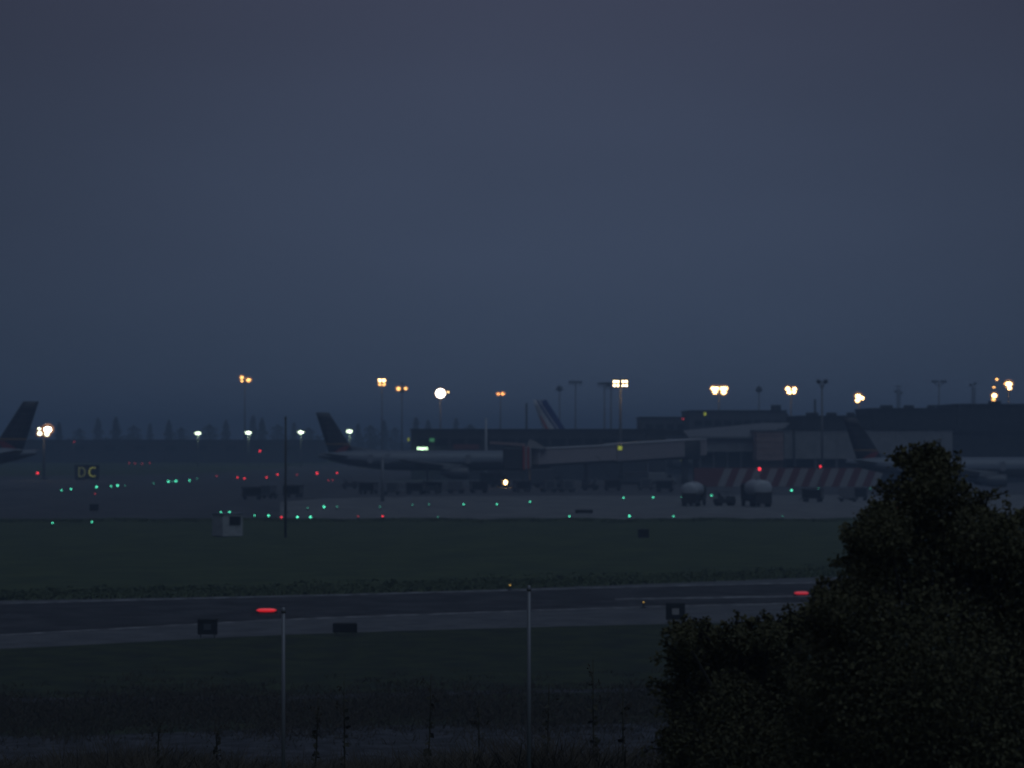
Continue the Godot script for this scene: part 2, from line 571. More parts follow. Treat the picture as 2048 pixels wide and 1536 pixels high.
func tug(label: String, at: Vector3, turn: float) -> Node3D:
	var o := thing("baggage_tug", label, "tug", at, turn, "vehicles parked on the apron")
	var st := mb()
	bevel_box(st, Vector3(0, 0.75, 0), Vector3(3.0, 0.7, 1.5), 0.12)
	bevel_box(st, Vector3(0.95, 1.25, 0), Vector3(1.0, 0.3, 1.4), 0.1)
	part("body", st, M.dark, o)
	var cab := mb()
	for x in [-1.2, 0.35]:
		for z in [-0.62, 0.62]:
			box(cab, Vector3(x, 1.6, z), Vector3(0.08, 1.1, 0.08))
	box(cab, Vector3(-0.42, 2.18, 0), Vector3(1.75, 0.1, 1.45))
	part("canopy", cab, M.steel, o)
	var seat := mb()
	box(seat, Vector3(-0.6, 1.25, 0), Vector3(0.5, 0.3, 1.1))
	box(seat, Vector3(-0.9, 1.55, 0), Vector3(0.15, 0.6, 1.1))
	part("seat", seat, M.black, o)
	wheels(o, [[0.95, 0.7], [0.95, -0.7], [-0.95, 0.7], [-0.95, -0.7]], 0.36, 0.22)
	return o

func dolly(label: String, at: Vector3, turn: float) -> Node3D:
	var o := thing("baggage_cart", label, "baggage cart", at, turn, "baggage carts standing on the apron")
	var st := mb()
	box(st, Vector3(0, 0.6, 0), Vector3(3.2, 0.16, 1.6))
	part("deck", st, M.dark, o)
	var c := mb()
	for x in [-1.5, 1.5]:
		for z in [-0.72, 0.72]:
			box(c, Vector3(x, 1.3, z), Vector3(0.07, 1.25, 0.07))
		box(c, Vector3(x, 1.3, 0), Vector3(0.05, 1.2, 1.4))
	part("frame", c, M.steel, o)
	var r := mb()
	bevel_box(r, Vector3(0, 1.98, 0), Vector3(3.3, 0.14, 1.7), 0.05)
	part("canopy", r, M.dark, o)
	var cu := mb()
	box(cu, Vector3(0, 1.3, -0.76), Vector3(2.9, 1.15, 0.03))
	part("curtain", cu, M.rubber, o)
	var ld := mb()
	for q in [[-1.0, 0.35, 0.7], [-0.2, 0.3, 0.6], [0.55, 0.4, 0.75], [1.1, 0.28, 0.5]]:
		bevel_box(ld, Vector3(q[0], 0.68 + q[1], 0.1), Vector3(q[2], q[1] * 2, 0.9), 0.06)
	part("baggage", ld, M.wood, o)
	var tb := mb()
	tube(tb, Vector3(1.6, 0.5, 0), Vector3(2.5, 0.3, 0), 0.05, 0.05, 6)
	part("tow_bar", tb, M.steel, o)
	wheels(o, [[1.1, 0.7], [1.1, -0.7], [-1.1, 0.7], [-1.1, -0.7]], 0.26, 0.16)
	return o

func container_dolly(label: String, at: Vector3, turn: float) -> Node3D:
	var o := thing("container_dolly", label, "dolly", at, turn, "baggage carts standing on the apron")
	var st := mb()
	box(st, Vector3(0, 0.48, 0), Vector3(3.0, 0.14, 1.7))
	for x in [-1.4, 1.4]:
		box(st, Vector3(x, 0.62, 0), Vector3(0.12, 0.16, 1.7))
	part("deck", st, M.dark, o)
	var c := mb()
	loft(c, [PackedVector3Array([Vector3(-0.95, 0.58, 0.76), Vector3(0.8, 0.58, 0.76), Vector3(1.25, 1.0, 0.76), Vector3(1.25, 2.15, 0.76), Vector3(-0.95, 2.15, 0.76)]), PackedVector3Array([Vector3(-0.95, 0.58, -0.76), Vector3(0.8, 0.58, -0.76), Vector3(1.25, 1.0, -0.76), Vector3(1.25, 2.15, -0.76), Vector3(-0.95, 2.15, -0.76)])])
	part("container", c, M.steel, o)
	var d := mb()
	box(d, Vector3(0.05, 1.42, 0.78), Vector3(1.5, 1.2, 0.04))
	part("container_door", d, M.belly, o)
	var tb := mb()
	tube(tb, Vector3(1.5, 0.45, 0), Vector3(2.4, 0.28, 0), 0.05, 0.05, 6)
	part("tow_bar", tb, M.steel, o)
	wheels(o, [[1.0, 0.72], [1.0, -0.72], [-1.0, 0.72], [-1.0, -0.72]], 0.22, 0.16)
	return o

func box_truck(label: String, at: Vector3, turn: float, body: Material, high := 3.2) -> Node3D:
	var o := thing("service_truck", label, "truck", at, turn, "vehicles parked on the apron")
	var st := mb()
	bevel_box(st, Vector3(-1.1, 0.9 + (high - 0.9) / 2, 0), Vector3(4.6, high - 0.9, 2.3), 0.08)
	part("cargo_box", st, body, o)
	var ch := mb()
	box(ch, Vector3(0, 0.7, 0), Vector3(6.6, 0.35, 1.9))
	part("chassis", ch, M.black, o)
	var cab := mb()
	loft(cab, [PackedVector3Array([Vector3(1.3, 0.8, 1.05), Vector3(1.3, 2.4, 1.0), Vector3(2.3, 2.4, 1.0), Vector3(2.9, 1.6, 1.05), Vector3(3.3, 1.5, 1.05), Vector3(3.3, 0.8, 1.05)]), PackedVector3Array([Vector3(1.3, 0.8, -1.05), Vector3(1.3, 2.4, -1.0), Vector3(2.3, 2.4, -1.0), Vector3(2.9, 1.6, -1.05), Vector3(3.3, 1.5, -1.05), Vector3(3.3, 0.8, -1.05)])])
	var c := part("cab", cab, body, o)
	var ws := mb()
	box(ws, Vector3(2.62, 2.02, 0), Vector3(0.06, 0.8, 1.8), Basis(Vector3.BACK, 0.64))
	for s in [-1, 1]:
		box(ws, Vector3(2.0, 1.95, 1.05 * s), Vector3(0.8, 0.55, 0.05))
	part("window", ws, M.glass, c)
	wheels(o, [[2.4, 0.95], [2.4, -0.95], [-1.9, 0.95], [-1.9, -0.95]], 0.44, 0.26)
	return o

# ---------------------------------------------------------------- plants
func leaves(st: SurfaceTool, clumps: Array, n: int, size: float, tones: Array) -> void:   # clumps: [centre, radius, depth radius]
	var total := 0.0
	for c in clumps:
		total += c[1] * c[1]
	for c in clumps:
		var m := int(n * c[1] * c[1] / total)
		for k in m:
			var d := Vector3(rng.randfn(), rng.randfn(), rng.randfn()).normalized()
			var far := pow(rng.randf(), 0.42) * (1.0 + maxf(0.0, rng.randfn()) * 0.17)
			leaf(st, c[0] + Vector3(d.x * c[1], d.y * c[1], d.z * c[2]) * far, size * rng.randf_range(0.6, 1.35), tones)

func leaf(st: SurfaceTool, p: Vector3, s: float, tones: Array) -> void:
	var d := Vector3(rng.randfn(), rng.randfn() * 0.8, rng.randfn()).normalized()
	var w := d.cross(Vector3(rng.randfn(), rng.randfn(), rng.randfn())).normalized() * s * 0.36
	var t: Color = tones[rng.randi() % tones.size()]
	st.set_color(t * rng.randf_range(0.88, 1.12))
	var up := d.cross(w).normalized() * s * 0.08
	var a := p
	var b := p + d * s * 0.45 + w + up
	var c := p + d * s
	var e := p + d * s * 0.45 - w + up
	tri(st, a, b, c)
	tri(st, a, c, e)

func shoot(st: SurfaceTool, wood: SurfaceTool, a: Vector3, b: Vector3, size: float, n: int, tones: Array) -> void:
	var mid := (a + b) / 2 + Vector3(rng.randf_range(-0.06, 0.06), 0.03, 0)
	tube(wood, a, mid, 0.012, 0.009, 5)
	tube(wood, mid, b, 0.009, 0.004, 5)
	for k in n:
		var t := sqrt(rng.randf())
		var p := a.lerp(mid, t * 2) if t < 0.5 else mid.lerp(b, t * 2 - 1)
		leaf(st, p + Vector3(rng.randfn(), rng.randfn(), rng.randfn()) * 0.035 * (1.4 - t), size * rng.randf_range(0.7, 1.2), tones)

func far_tree(label: String, at: Vector3, h: float, slim: float, proto: int) -> void:
	var o: Node3D
	if far_protos.has(proto):
		o = copy_of(far_protos[proto], label, at, rng.randf() * TAU)
	else:
		o = thing("distant_tree", label, "tree", at, 0.0, "hazy trees on the far side of the airfield")
		far_protos[proto] = o
		var tr := mb()
		tube(tr, Vector3.ZERO, Vector3(0, 0.6, 0), 0.022, 0.012, 6)
		for k in 6:
			var a := k * 2.4
			tube(tr, Vector3(0, 0.25 + k * 0.08, 0), Vector3(cos(a) * 0.12, 0.4 + k * 0.09, sin(a) * 0.12), 0.008, 0.003, 4)
		part("trunk", tr, M.bark, o)
		var st := mb()
		for k in 900:
			var y := rng.randf()
			var wide := 0.0
			match proto:
				0: wide = 0.17 * sin(PI * clampf(y * 0.9 + 0.1, 0, 1))
				1: wide = 0.24 * (1.0 - y) + 0.015
				2: wide = 0.34 * sqrt(maxf(0.0, 1.0 - pow(y * 2 - 1, 2)))
			wide *= 0.8 + 0.3 * sin(y * 23.0 + k % 3)
			var a := rng.randf() * TAU
			var r := wide * sqrt(rng.randf())
			leaf(st, Vector3(cos(a) * r, 0.14 + y * 0.86, sin(a) * r), 0.055, [Color.WHITE])
		part("crown", st, M.far_leaf, o)
	o.scale = Vector3(h * slim, h, h * slim)
var far_protos := {}

func blade_clump(n: int, tall: float, spread: float, wide: float) -> ArrayMesh:
	var st := mb()
	for k in n:
		var a := rng.randf() * TAU
		var p := Vector3(cos(a), 0, sin(a)) * spread * sqrt(rng.randf())
		var d := Vector3(rng.randfn() * 0.25, 1, rng.randfn() * 0.25) * tall * rng.randf_range(0.55, 1.0)
		var w := Vector3(cos(a * 3), 0, sin(a * 3)) * wide
		var bend := Vector3(rng.randfn(), 0, rng.randfn()) * tall * 0.12
		tri(st, p - w, p + w, p + d * 0.55 + w * 0.6)
		tri(st, p - w, p + d * 0.55 + w * 0.6, p + d * 0.55 - w * 0.6)
		tri(st, p + d * 0.55 - w * 0.6, p + d * 0.55 + w * 0.6, p + d + bend)
	return commit(st)

func scatter(called: String, label: String, category: String, mesh: Mesh, mat: Material, spots: Array) -> void:
	var mm := MultiMesh.new()
	mm.transform_format = MultiMesh.TRANSFORM_3D
	mm.mesh = mesh
	mm.instance_count = spots.size()
	for k in spots.size():
		mm.set_instance_transform(k, spots[k])
	var o := MultiMeshInstance3D.new()
	o.multimesh = mm
	o.material_override = mat
	o.name = numbered(called)
	add_child(o, true)
	tag(o, label, category, "", "stuff")

func bank(away: float) -> float:   # height of the ground: an embankment under the camera that falls to the airfield
	var q := [[-60.0, 8.8], [0.0, 8.7], [10.0, 8.3], [25.0, 6.9], [37.0, 5.85], [45.0, 4.95], [60.0, 2.7], [80.0, 0.0]]
	if away >= 80.0: return 0.0
	for k in q.size() - 1:
		if away <= q[k + 1][0]:
			return lerpf(q[k][1], q[k + 1][1], clampf((away - q[k][0]) / (q[k + 1][0] - q[k][0]), 0, 1))
	return 0.0

func strip(upper: Array, lower: Array, y: float) -> SurfaceTool:   # a paved strip between two smooth edges given as places on the ground
	var a := smooth_line(upper)
	var b := smooth_line(lower)
	var st := mb()
	for k in a.size() - 1:
		quad(st, Vector3(b[k].x, y, b[k].z), Vector3(b[k + 1].x, y, b[k + 1].z), Vector3(a[k + 1].x, y, a[k + 1].z), Vector3(a[k].x, y, a[k].z))
	return st

func smooth_line(pts: Array) -> PackedVector3Array:
	var g := []
	for p in pts:
		g.append(ground_spot(p[0], p[1]))
	var out := PackedVector3Array()
	for k in g.size() - 1:
		for j in 6:
			var pre: Vector3 = g[maxi(k - 1, 0)]
			var post: Vector3 = g[mini(k + 2, g.size() - 1)]
			out.append((g[k] as Vector3).cubic_interpolate(g[k + 1], pre, post, j / 6.0))
	out.append(g[g.size() - 1])
	return out

# ================================================================ the scene
func _ready() -> void:
	rng.seed = 20
	# ---- camera, sky, light, exposure
	var cam := Camera3D.new()
	cam.name = "camera"
	cam.position = Vector3(0, EYE, 0)
	cam.rotation.x = TILT
	cam.fov = rad_to_deg(2 * atan(768.0 / FOCAL))
	cam.near = 0.5
	cam.far = 20000
	var lens := CameraAttributesPhysical.new()
	lens.frustum_focal_length = 93.75
	lens.frustum_focus_distance = 50.0
	lens.frustum_near = 0.5
	lens.frustum_far = 20000
	lens.exposure_aperture = 1.85
	cam.attributes = lens
	add_child(cam)
	cam.fov = rad_to_deg(2 * atan(768.0 / FOCAL))
	cam.current = true

	var air := FastNoiseLite.new()
	air.seed = 9
	air.frequency = 1.0
	air.fractal_octaves = 4
	var sky_image := Image.create(1024, 512, false, Image.FORMAT_RGBF)
	for y in 512:
		var up := 90.0 - (y + 0.5) / 512.0 * 180.0
		for x in 1024:
			var round_ := wrapf((x + 0.5) / 1024.0 * 360.0, -180.0, 180.0)      # 0 is straight ahead, where the last dusk light stands
			var off := sqrt(pow(round_ - 1.0, 2) + pow(maxf(up, 0.0) - 2.0, 2) * 0.3)
			var dusk := 0.58 + 0.56 * exp(-pow(off / 11.5, 2))
			var a := deg_to_rad(round_)
			var e := deg_to_rad(up)
			dusk *= 1.0 + 0.07 * air.get_noise_3d(sin(a) * cos(e) * 5.0, sin(e) * 22.0, cos(a) * cos(e) * 5.0)   # faint veils of cloud
			var c := Color(0.039, 0.058, 0.098).lerp(Color(0.043, 0.058, 0.097), smoothstep(0.0, 5.0, up)).lerp(Color(0.044, 0.05, 0.083), smoothstep(4.0, 10.0, up))
			if up < 0: c = Color(0.03, 0.045, 0.075)
			sky_image.set_pixel(x, y, Color(c.r * dusk, c.g * dusk, c.b * dusk))
	var pano := PanoramaSkyMaterial.new()
	pano.panorama = ImageTexture.create_from_image(sky_image)
	var env := Environment.new()
	env.background_mode = Environment.BG_SKY
	env.sky = Sky.new()
	env.sky.sky_material = pano
	env.background_energy_multiplier = 1.0
	env.tonemap_mode = Environment.TONE_MAPPER_LINEAR
	env.tonemap_exposure = 1.0
	env.sdfgi_enabled = true
	env.ssao_enabled = true
	env.ssil_enabled = true
	env.fog_enabled = true
	env.fog_density = 0.00075
	env.fog_light_color = Color(0.74, 0.86, 1.0)
	var we := WorldEnvironment.new()
	we.name = "environment"
	we.environment = env
	add_child(we)
	var sun := DirectionalLight3D.new()                          # what the whole overcast dusk sky above still gives
	sun.name = "dusk_light"
	sun.light_color = Color(0.80, 0.9, 1.0)
	sun.light_energy = 0.16
	sun.light_angular_distance = 60
	sun.shadow_enabled = true
	sun.rotation_degrees = Vector3(-62, 25, 0)
	add_child(sun)

	make_materials()
	build_ground()
	build_buildings()
	build_background()
	build_aircraft()
	build_masts()
	build_apron_things()
	build_lights()
	build_near()

func build_ground() -> void:
	var st := mb(true)
	var rows := [-200.0, -60.0, 0.0, 5.0, 10.0, 17.0, 25.0, 31.0, 37.0, 41.0, 45.0, 52.0, 60.0, 70.0, 80.0, 110.0, 160.0, 260.0, 500.0, 1200.0, 4000.0, 9000.0]
	var cols := [-7000.0, -2000.0, -400.0, -100.0, -30.0, -10.0, 0.0, 10.0, 30.0, 100.0, 400.0, 2000.0, 7000.0]
	for i in rows.size() - 1:
		for j in cols.size() - 1:
			var a: float = rows[i]
			var b: float = rows[i + 1]
			quad(st, Vector3(cols[j], bank(a), -a), Vector3(cols[j + 1], bank(a), -a), Vector3(cols[j + 1], bank(b), -b), Vector3(cols[j], bank(b), -b))
	structure("ground", st, M.grass)
	# apron
	var ap := mb()
	var edge := [[-500, 1038], [640, 1041], [1300, 1040], [2700, 1037]]
	var near := smooth_line(edge)
	var far := smooth_line([[-1200, 949], [300, 949], [1000, 920], [3200, 912]])
	for k in near.size() - 1:
		var j := k
		quad(ap, near[k] + Vector3(0, 0.008, 0), near[k + 1] + Vector3(0, 0.008, 0), far[j + 1] + Vector3(0, 0.008, 0), far[j] + Vector3(0, 0.008, 0))
	structure("apron", ap, M.apron)
	structure("concrete_stand", strip([[560, 1004], [700, 996], [1000, 992], [1700, 990], [2700, 988]], [[560, 1038], [700, 1039], [1000, 1039], [1700, 1038.5], [2700, 1036]], 0.014), M.concrete)
	# the taxiway across the middle of the field
	var far_edge := [[-900, 1222], [-300, 1212], [50, 1200], [650, 1184], [1058, 1168], [1340, 1160], [1620, 1155], [2400, 1143], [3000, 1136]]
	var near_edge := [[-900, 1336], [-300, 1312], [50, 1296], [567, 1270], [1058, 1255], [1340, 1248], [1620, 1243], [2400, 1230], [3000, 1222]]
	var far_line := [[-900, 1228], [-300, 1217], [50, 1206], [650, 1191], [1058, 1180], [1340, 1172], [1620, 1166], [2400, 1152], [3000, 1144]]
	var near_line := [[-900, 1308], [-300, 1284], [50, 1268], [567, 1240], [1058, 1222], [1340, 1213], [1620, 1207], [2400, 1194], [3000, 1186]]
	structure("taxiway_shoulder", strip(far_edge, near_edge, 0.006), M.shoulder)
	structure("taxiway", strip(far_line, near_line, 0.012), M.asphalt)
	var shift := func(pts: Array, d: float) -> Array:
		var out := []
		for p in pts:
			out.append([p[0], p[1] + d])
		return out
	structure("edge_line", strip(shift.call(far_line, -1.1), shift.call(far_line, 1.1), 0.017), M.line)
	structure("edge_line", strip(shift.call(near_line, -1.3), shift.call(near_line, 1.3), 0.017), M.line)
	structure("center_line", strip([[1230, 1197.2], [1340, 1195.4], [1620, 1190.6], [2400, 1177], [3000, 1169]], [[1230, 1200], [1340, 1198.6], [1620, 1194], [2400, 1180], [3000, 1171]], 0.017), M.line)
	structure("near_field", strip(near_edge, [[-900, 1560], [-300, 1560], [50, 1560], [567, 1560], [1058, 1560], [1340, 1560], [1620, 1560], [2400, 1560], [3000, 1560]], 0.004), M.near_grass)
	# gravel track inside the fence
	structure("perimeter_track", strip([[-600, 1478], [200, 1470], [700, 1452], [1300, 1446], [1900, 1440], [2600, 1436]], [[-600, 1580], [200, 1580], [700, 1580], [1300, 1580], [1900, 1580], [2600, 1580]], 0.008), M.gravel)
	structure("gravel_path", strip([[-600, 1402], [300, 1394], [700, 1388], [1060, 1380], [1900, 1370]], [[-600, 1412], [300, 1406], [700, 1399], [1060, 1387], [1900, 1374]], 0.008), M.gravel)

func build_buildings() -> void:
	# the long low building on the far left
	var o := hall("far_hangar", "long low dark building far across the airfield at left", "building", -140, 640, 0, 8.2, 1120, 40, M.pier, M.roof_dark)
	window_row(o, 12, 4.0, 2.0, 5.4, -68, 68, M.glass)
	# the dark pier behind the parked airliner
	o = hall("pier_building", "long dark flat-roofed concourse behind the parked airliner", "building", 822, 1330, 0, 11.4, 690, 26, M.pier, M.roof_dark)
	window_row(o, 13, 3.0, 1.6, 8.6, -28, 22, M.glass)
	var band := mb()
	box(band, Vector3(-16.5, 7.6, 0.1), Vector3(6.0, 1.2, 0.2))
	part("red_panel", band, M.dull_red, o)
	# tall block with a lower step at its left
	o = hall("terminal_block", "tall blue-grey terminal block with a roof hut rising behind the gate hall", "building", 1379, 1572, 0, 16.4, 775, 36, M.block, M.roof_dark)
	var hut := mb()
	bevel_box(hut, Vector3(10.4, 17.3, -6), Vector3(2.4, 1.6, 3), 0.1)
	part("roof_hut", hut, M.roof_dark, o)
	var sl := mb()
	loft(sl, [PackedVector3Array([Vector3(12.48, 12.2, 0), Vector3(15.6, 12.2, 0), Vector3(12.48, 16.3, 0)]), PackedVector3Array([Vector3(12.48, 12.2, -30), Vector3(15.6, 12.2, -30), Vector3(12.48, 16.3, -30)])])
	part("sloping_roof", sl, M.block, o)
	window_row(o, 9, 1.8, 1.3, 13.4, -11.5, 11.5, M.glass)
	o = hall("terminal_annex", "lower flat-roofed wing left of the tall terminal block", "building", 1283, 1377, 0, 14.8, 790, 30, M.block, M.roof_dark)
	window_row(o, 4, 1.8, 1.3, 12.4, -5.5, 5.5, M.glass)
	# dark roof slab over the jet bridge end
	o = thing("roof_canopy", "dark flat roof canopy above the right end of the jet bridge", "canopy", Vector3(spot(1331, 870, 668).x, 0, -668))
	var cs := mb()
	box(cs, Vector3(0, 10.7, 0), Vector3(9.4, 1.35, 8))
	part("slab", cs, M.roof_dark, o)
	for x in [-4.2, 0.0, 4.2]:
		var c := mb()
		tube(c, Vector3(x, 0, 2.5), Vector3(x, 10.02, 2.5), 0.2, 0.2)
		part("column", c, M.steel, o)
	# the pale gate hall with its sloping roof and dark docks below
	o = hall("gate_hall", "pale gate hall with a sloping roof and dark loading docks below", "building", 1398, 1513, 6.7, 9.2, 650, 24, M.pale, M.roof_pale)
	var base := mb()
	box(base, Vector3(0, 3.35, -12.6), Vector3(12.4, 6.68, 22))
	part("dock_wall", base, M.black, o)
	for k in 5:
		var pier := mb()
		box(pier, Vector3(-5.9 + k * 2.95, 3.35, -1.2), Vector3(0.4, 6.66, 0.4))
		part("column", pier, M.steel, o)
		if k < 4:
			var dr := mb()
			box(dr, Vector3(-4.45 + k * 2.95, 2.1, -1.55), Vector3(2.2, 4.2, 0.1))
			part("dock_door", dr, M.dark, o)
	var rf := mb()
	loft(rf, [PackedVector3Array([Vector3(-8.6, 9.56, 1.0), Vector3(9.8, 9.56, 1.0), Vector3(14.5, 12.6, -12), Vector3(8.8, 12.6, -12), Vector3(-9.0, 10.9, -12)]), PackedVector3Array([Vector3(-8.6, 9.96, 1.0), Vector3(9.8, 9.96, 1.0), Vector3(14.5, 13.0, -12), Vector3(8.8, 13.0, -12), Vector3(-9.0, 11.3, -12)])])
	part("sloping_roof", rf, M.roof_pale, o)
	for k in 7:
		var jt := mb()
		box(jt, Vector3(-5.4 + k * 1.8, 7.95, 0.02), Vector3(0.07, 2.4, 0.06))
		part("panel_joint", jt, M.steel, o)
	# the pinkish stair tower
	o = hall("stair_tower", "dusty pink stair tower between the gate hall and pale concourse", "building", 1513.5, 1567, 4.9, 11.1, 640, 16, M.pink, M.roof_pale)
	var tb := mb()
	box(tb, Vector3(0.1, 2.42, -8.3), Vector3(5.4, 4.84, 15))
	part("base", tb, M.brick, o)
	for k in 4:
		var ds := mb()
		box(ds, Vector3(0, 6.1 + k * 1.35, 0.02), Vector3(5.66, 0.05, 0.06))
		part("panel_joint", ds, M.brick, o)
	var dn := mb()
	box(dn, Vector3(1.0, 1.1, -0.77), Vector3(1.1, 2.2, 0.1))
	part("door", dn, M.black, o)
	# pale concourse that runs on to the right
	o = hall("pale_concourse", "pale windowless concourse wall over a dark recessed ground floor", "building", 1568, 1905, 5.2, 11.4, 642, 20, M.pale, M.roof_dark)
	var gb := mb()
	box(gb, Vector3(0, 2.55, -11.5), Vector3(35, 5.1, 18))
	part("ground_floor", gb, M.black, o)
	for k in 8:
		var jn := mb()
		box(jn, Vector3(-15.7 + k * 4.5, 8.3, 0.02), Vector3(0.08, 6.15, 0.06))
		part("panel_joint", jn, M.steel, o)
		var cl := mb()
		box(cl, Vector3(-15.7 + k * 4.5, 2.55, -0.6), Vector3(0.5, 5.1, 0.5))
		part("column", cl, M.steel, o)
	var pp := mb(true)
	tube(pp, Vector3(-15.9, 0.1, 0.5), Vector3(-15.9, 11.2, 0.5), 0.22, 0.22)
	part("drain_pipe", pp, M.dark, o)
	# the dark upper storeys behind it, stepping up to the right
	for q in [[1601, 1745, 14.3, 664, "dark upper storey behind the pale concourse, lowest of the stepped roofs"], [1746, 1914, 16.0, 668, "dark upper storey with a higher roof behind the right-hand airliner tail"], [1915, 2330, 17.0, 672, "dark upper storey at the right edge, highest of the stepped roofs"]]:
		o = hall("upper_storey", q[4], "building", q[0], q[1], 0.0, q[2], q[3], 34, M.roof_dark, M.roof_dark)
		var w: float = o.get_meta("wide")
		o.remove_meta("wide")
		for k in 3:
			var u := mb()
			bevel_box(u, Vector3(-w * 0.3 + w * 0.27 * k, q[2] + 0.6, -6), Vector3(2.6 - k * 0.5, 0.8, 2.4), 0.1)
			part("roof_unit", u, M.roof_dark, o)
	o = hall("low_annex", "dim grey low annex at the right edge under the dark roofs", "building", 1906, 2330, 0.0, 10.8, 648, 20, M.roof_dark, M.roof_dark)
	for c in get_children():
		if c.has_meta("wide"): c.remove_meta("wide")

	# ---- jet bridge
	var at := spot(1175, 870, 596)
	o = thing("jet_bridge", "pale corrugated jet bridge reaching from the terminal to the parked airliner", "jet bridge", Vector3(at.x, 0, at.z))
	var a := Vector3(spot(1068, 870, 591).x - at.x, 6.0, 5)
	var m := Vector3(spot(1222, 870, 606).x - at.x, 6.7, -10)
	var b := Vector3(spot(1400, 870, 640).x - at.x, 7.7, -44)
	var sections := [[a, m, 2.9, 2.9], [m, b, 3.3, 3.2]]
	for k in 2:
		var q: Array = sections[k]
		var d: Vector3 = (q[1] - q[0]).normalized()
		var side := d.cross(Vector3.UP).normalized()
		var long: float = (q[1] - q[0]).length()
		var bs := Basis(d, side.cross(d).normalized(), side)
		var tn := mb()
		box(tn, (q[0] + q[1]) / 2, Vector3(long, q[2], q[3]), bs)
		var tp := part("inner_tunnel" if k == 0 else "outer_tunnel", tn, M.bridge, o)
		var rb := mb()
		for j in int(long / 0.9):
			box(rb, q[0] + d * (0.45 + j * 0.9), Vector3(0.12, q[2] + 0.08, q[3] + 0.08), bs)
		part("ribs", rb, M.galv, tp)
		var rr := mb()
		box(rr, (q[0] + q[1]) / 2 + Vector3(0, q[2] / 2 + 0.12, 0), Vector3(long, 0.18, q[3] + 0.3), bs)
		part("roof", rr, M.bridge_roof, tp)
		var un := mb()
		box(un, (q[0] + q[1]) / 2 - Vector3(0, q[2] / 2 + 0.25, 0), Vector3(long, 0.4, q[3] * 0.8), bs)
		part("underframe", un, M.dark, tp)
	var cab := mb()
	bevel_box(cab, a + Vector3(-4.1, -0.2, 0.2), Vector3(4.0, 4.1, 4.4), 0.3)
	part("cab", cab, M.dark, o)
	for k in 4:
		var cn := mb()
		bevel_box(cn, a + Vector3(-2.0 + k * 0.42, -0.15, 0.4), Vector3(0.4, 4.5 - k * 0.12, 4.2), 0.12)
		part("canopy_rib", cn, M.red if k % 2 == 0 else M.stripe_white, o)
	var hood := mb()
	loft(hood, [PackedVector3Array([a + Vector3(-1.5, 1.9, 1.6), a + Vector3(0.9, 1.6, 1.6), a + Vector3(2.6, 1.6, 1.6), a + Vector3(0.2, 3.1, 1.6), a + Vector3(-0.9, 3.5, 1.6)]), PackedVector3Array([a + Vector3(-1.5, 1.9, -1.4), a + Vector3(0.9, 1.6, -1.4), a + Vector3(2.6, 1.6, -1.4), a + Vector3(0.2, 3.1, -1.4), a + Vector3(-0.9, 3.5, -1.4)])])
	part("hood", hood, M.stripe_white, o)
	var arm := mb()
	box(arm, a + Vector3(-5.2, 2.6, 1.0), Vector3(7.0, 0.5, 1.4), Basis(Vector3.BACK, -0.06))
	part("roof_arm", arm, M.pink, o)
	var dc := mb()
	for s in [-1, 1]:
		tube(dc, Vector3(m.x - 5.2, 5.0, m.z + 4 + 1.9 * s), Vector3(m.x - 5.2, 1.0, m.z + 4 + 1.9 * s), 0.3, 0.3, 10)
	box(dc, Vector3(m.x - 5.2, 1.0, m.z + 4), Vector3(1.6, 0.7, 4.6))
	box(dc, Vector3(m.x - 5.2, 4.7, m.z + 4), Vector3(1.2, 1.0, 4.4))
	var drive := part("drive_column", dc, M.dark, o)
	for s in [-1, 1]:
		var wh := mb(true)
		tube(wh, Vector3(m.x - 5.2, 0.6, m.z + 4 + 1.5 * s - 0.25), Vector3(m.x - 5.2, 0.6, m.z + 4 + 1.5 * s + 0.25), 0.6, 0.6, 14)
		part("wheel", wh, M.rubber, drive)
	var rot := mb(true)
	lathe(rot, Vector3(b.x - 3.6, 5.1, b.z + 6.2), Vector3.UP, [[0, 3.3], [0.1, 3.35], [3.9, 3.35], [4.0, 3.1]], 18)
	part("rotunda", rot, M.black, o)
	var leg := mb(true)
	tube(leg, Vector3(b.x - 3.6, 0, b.z + 6.2), Vector3(b.x - 3.6, 5.1, b.z + 6.2), 0.7, 0.7, 12)
	part("rotunda_column", leg, M.steel, o)
	var stair := mb()
	for k in 14:
		box(stair, Vector3(m.x - 3.0 + k * 0.3, 5.0 - k * 0.35, m.z + 7.4), Vector3(0.34, 0.06, 1.0))
	for z in [6.9, 7.9]:
		tube(stair, Vector3(m.x - 3.1, 5.1, m.z + z), Vector3(m.x + 1.2, 0.1, m.z + z), 0.08, 0.08, 5)
		tube(stair, Vector3(m.x - 3.1, 6.1, m.z + z), Vector3(m.x + 1.2, 1.1, m.z + z), 0.05, 0.05, 5)
	part("service_stairs", stair, M.dark, o)

	# ---- red and white blast fence: every slanting board is a piece of its own
	var f0 := foot(1388, 590)
	o = thing("barrier_fence", "tall fence of slanting red and white stripes along the apron", "fence", f0)
	var red_piece := mb()
	var pw := 1.5
	var lean := 1.55
	for tone in 1:
		loft(red_piece, [PackedVector3Array([Vector3(0, 0.15, 0.05), Vector3(pw - 0.02, 0.15, 0.05), Vector3(pw + lean - 0.02, 3.7, 0.05), Vector3(lean, 3.7, 0.05)]), PackedVector3Array([Vector3(0, 0.15, -0.05), Vector3(pw - 0.02, 0.15, -0.05), Vector3(pw + lean - 0.02, 3.7, -0.05), Vector3(lean, 3.7, -0.05)])])
	var piece := commit(red_piece)
	for k in 24:
		var bd := put("board", piece, M.dull_red if k % 2 == 0 or k < 2 else M.stripe_white, o)
		bd.position = Vector3(k * pw, 0, 0)
	var cap := mb()
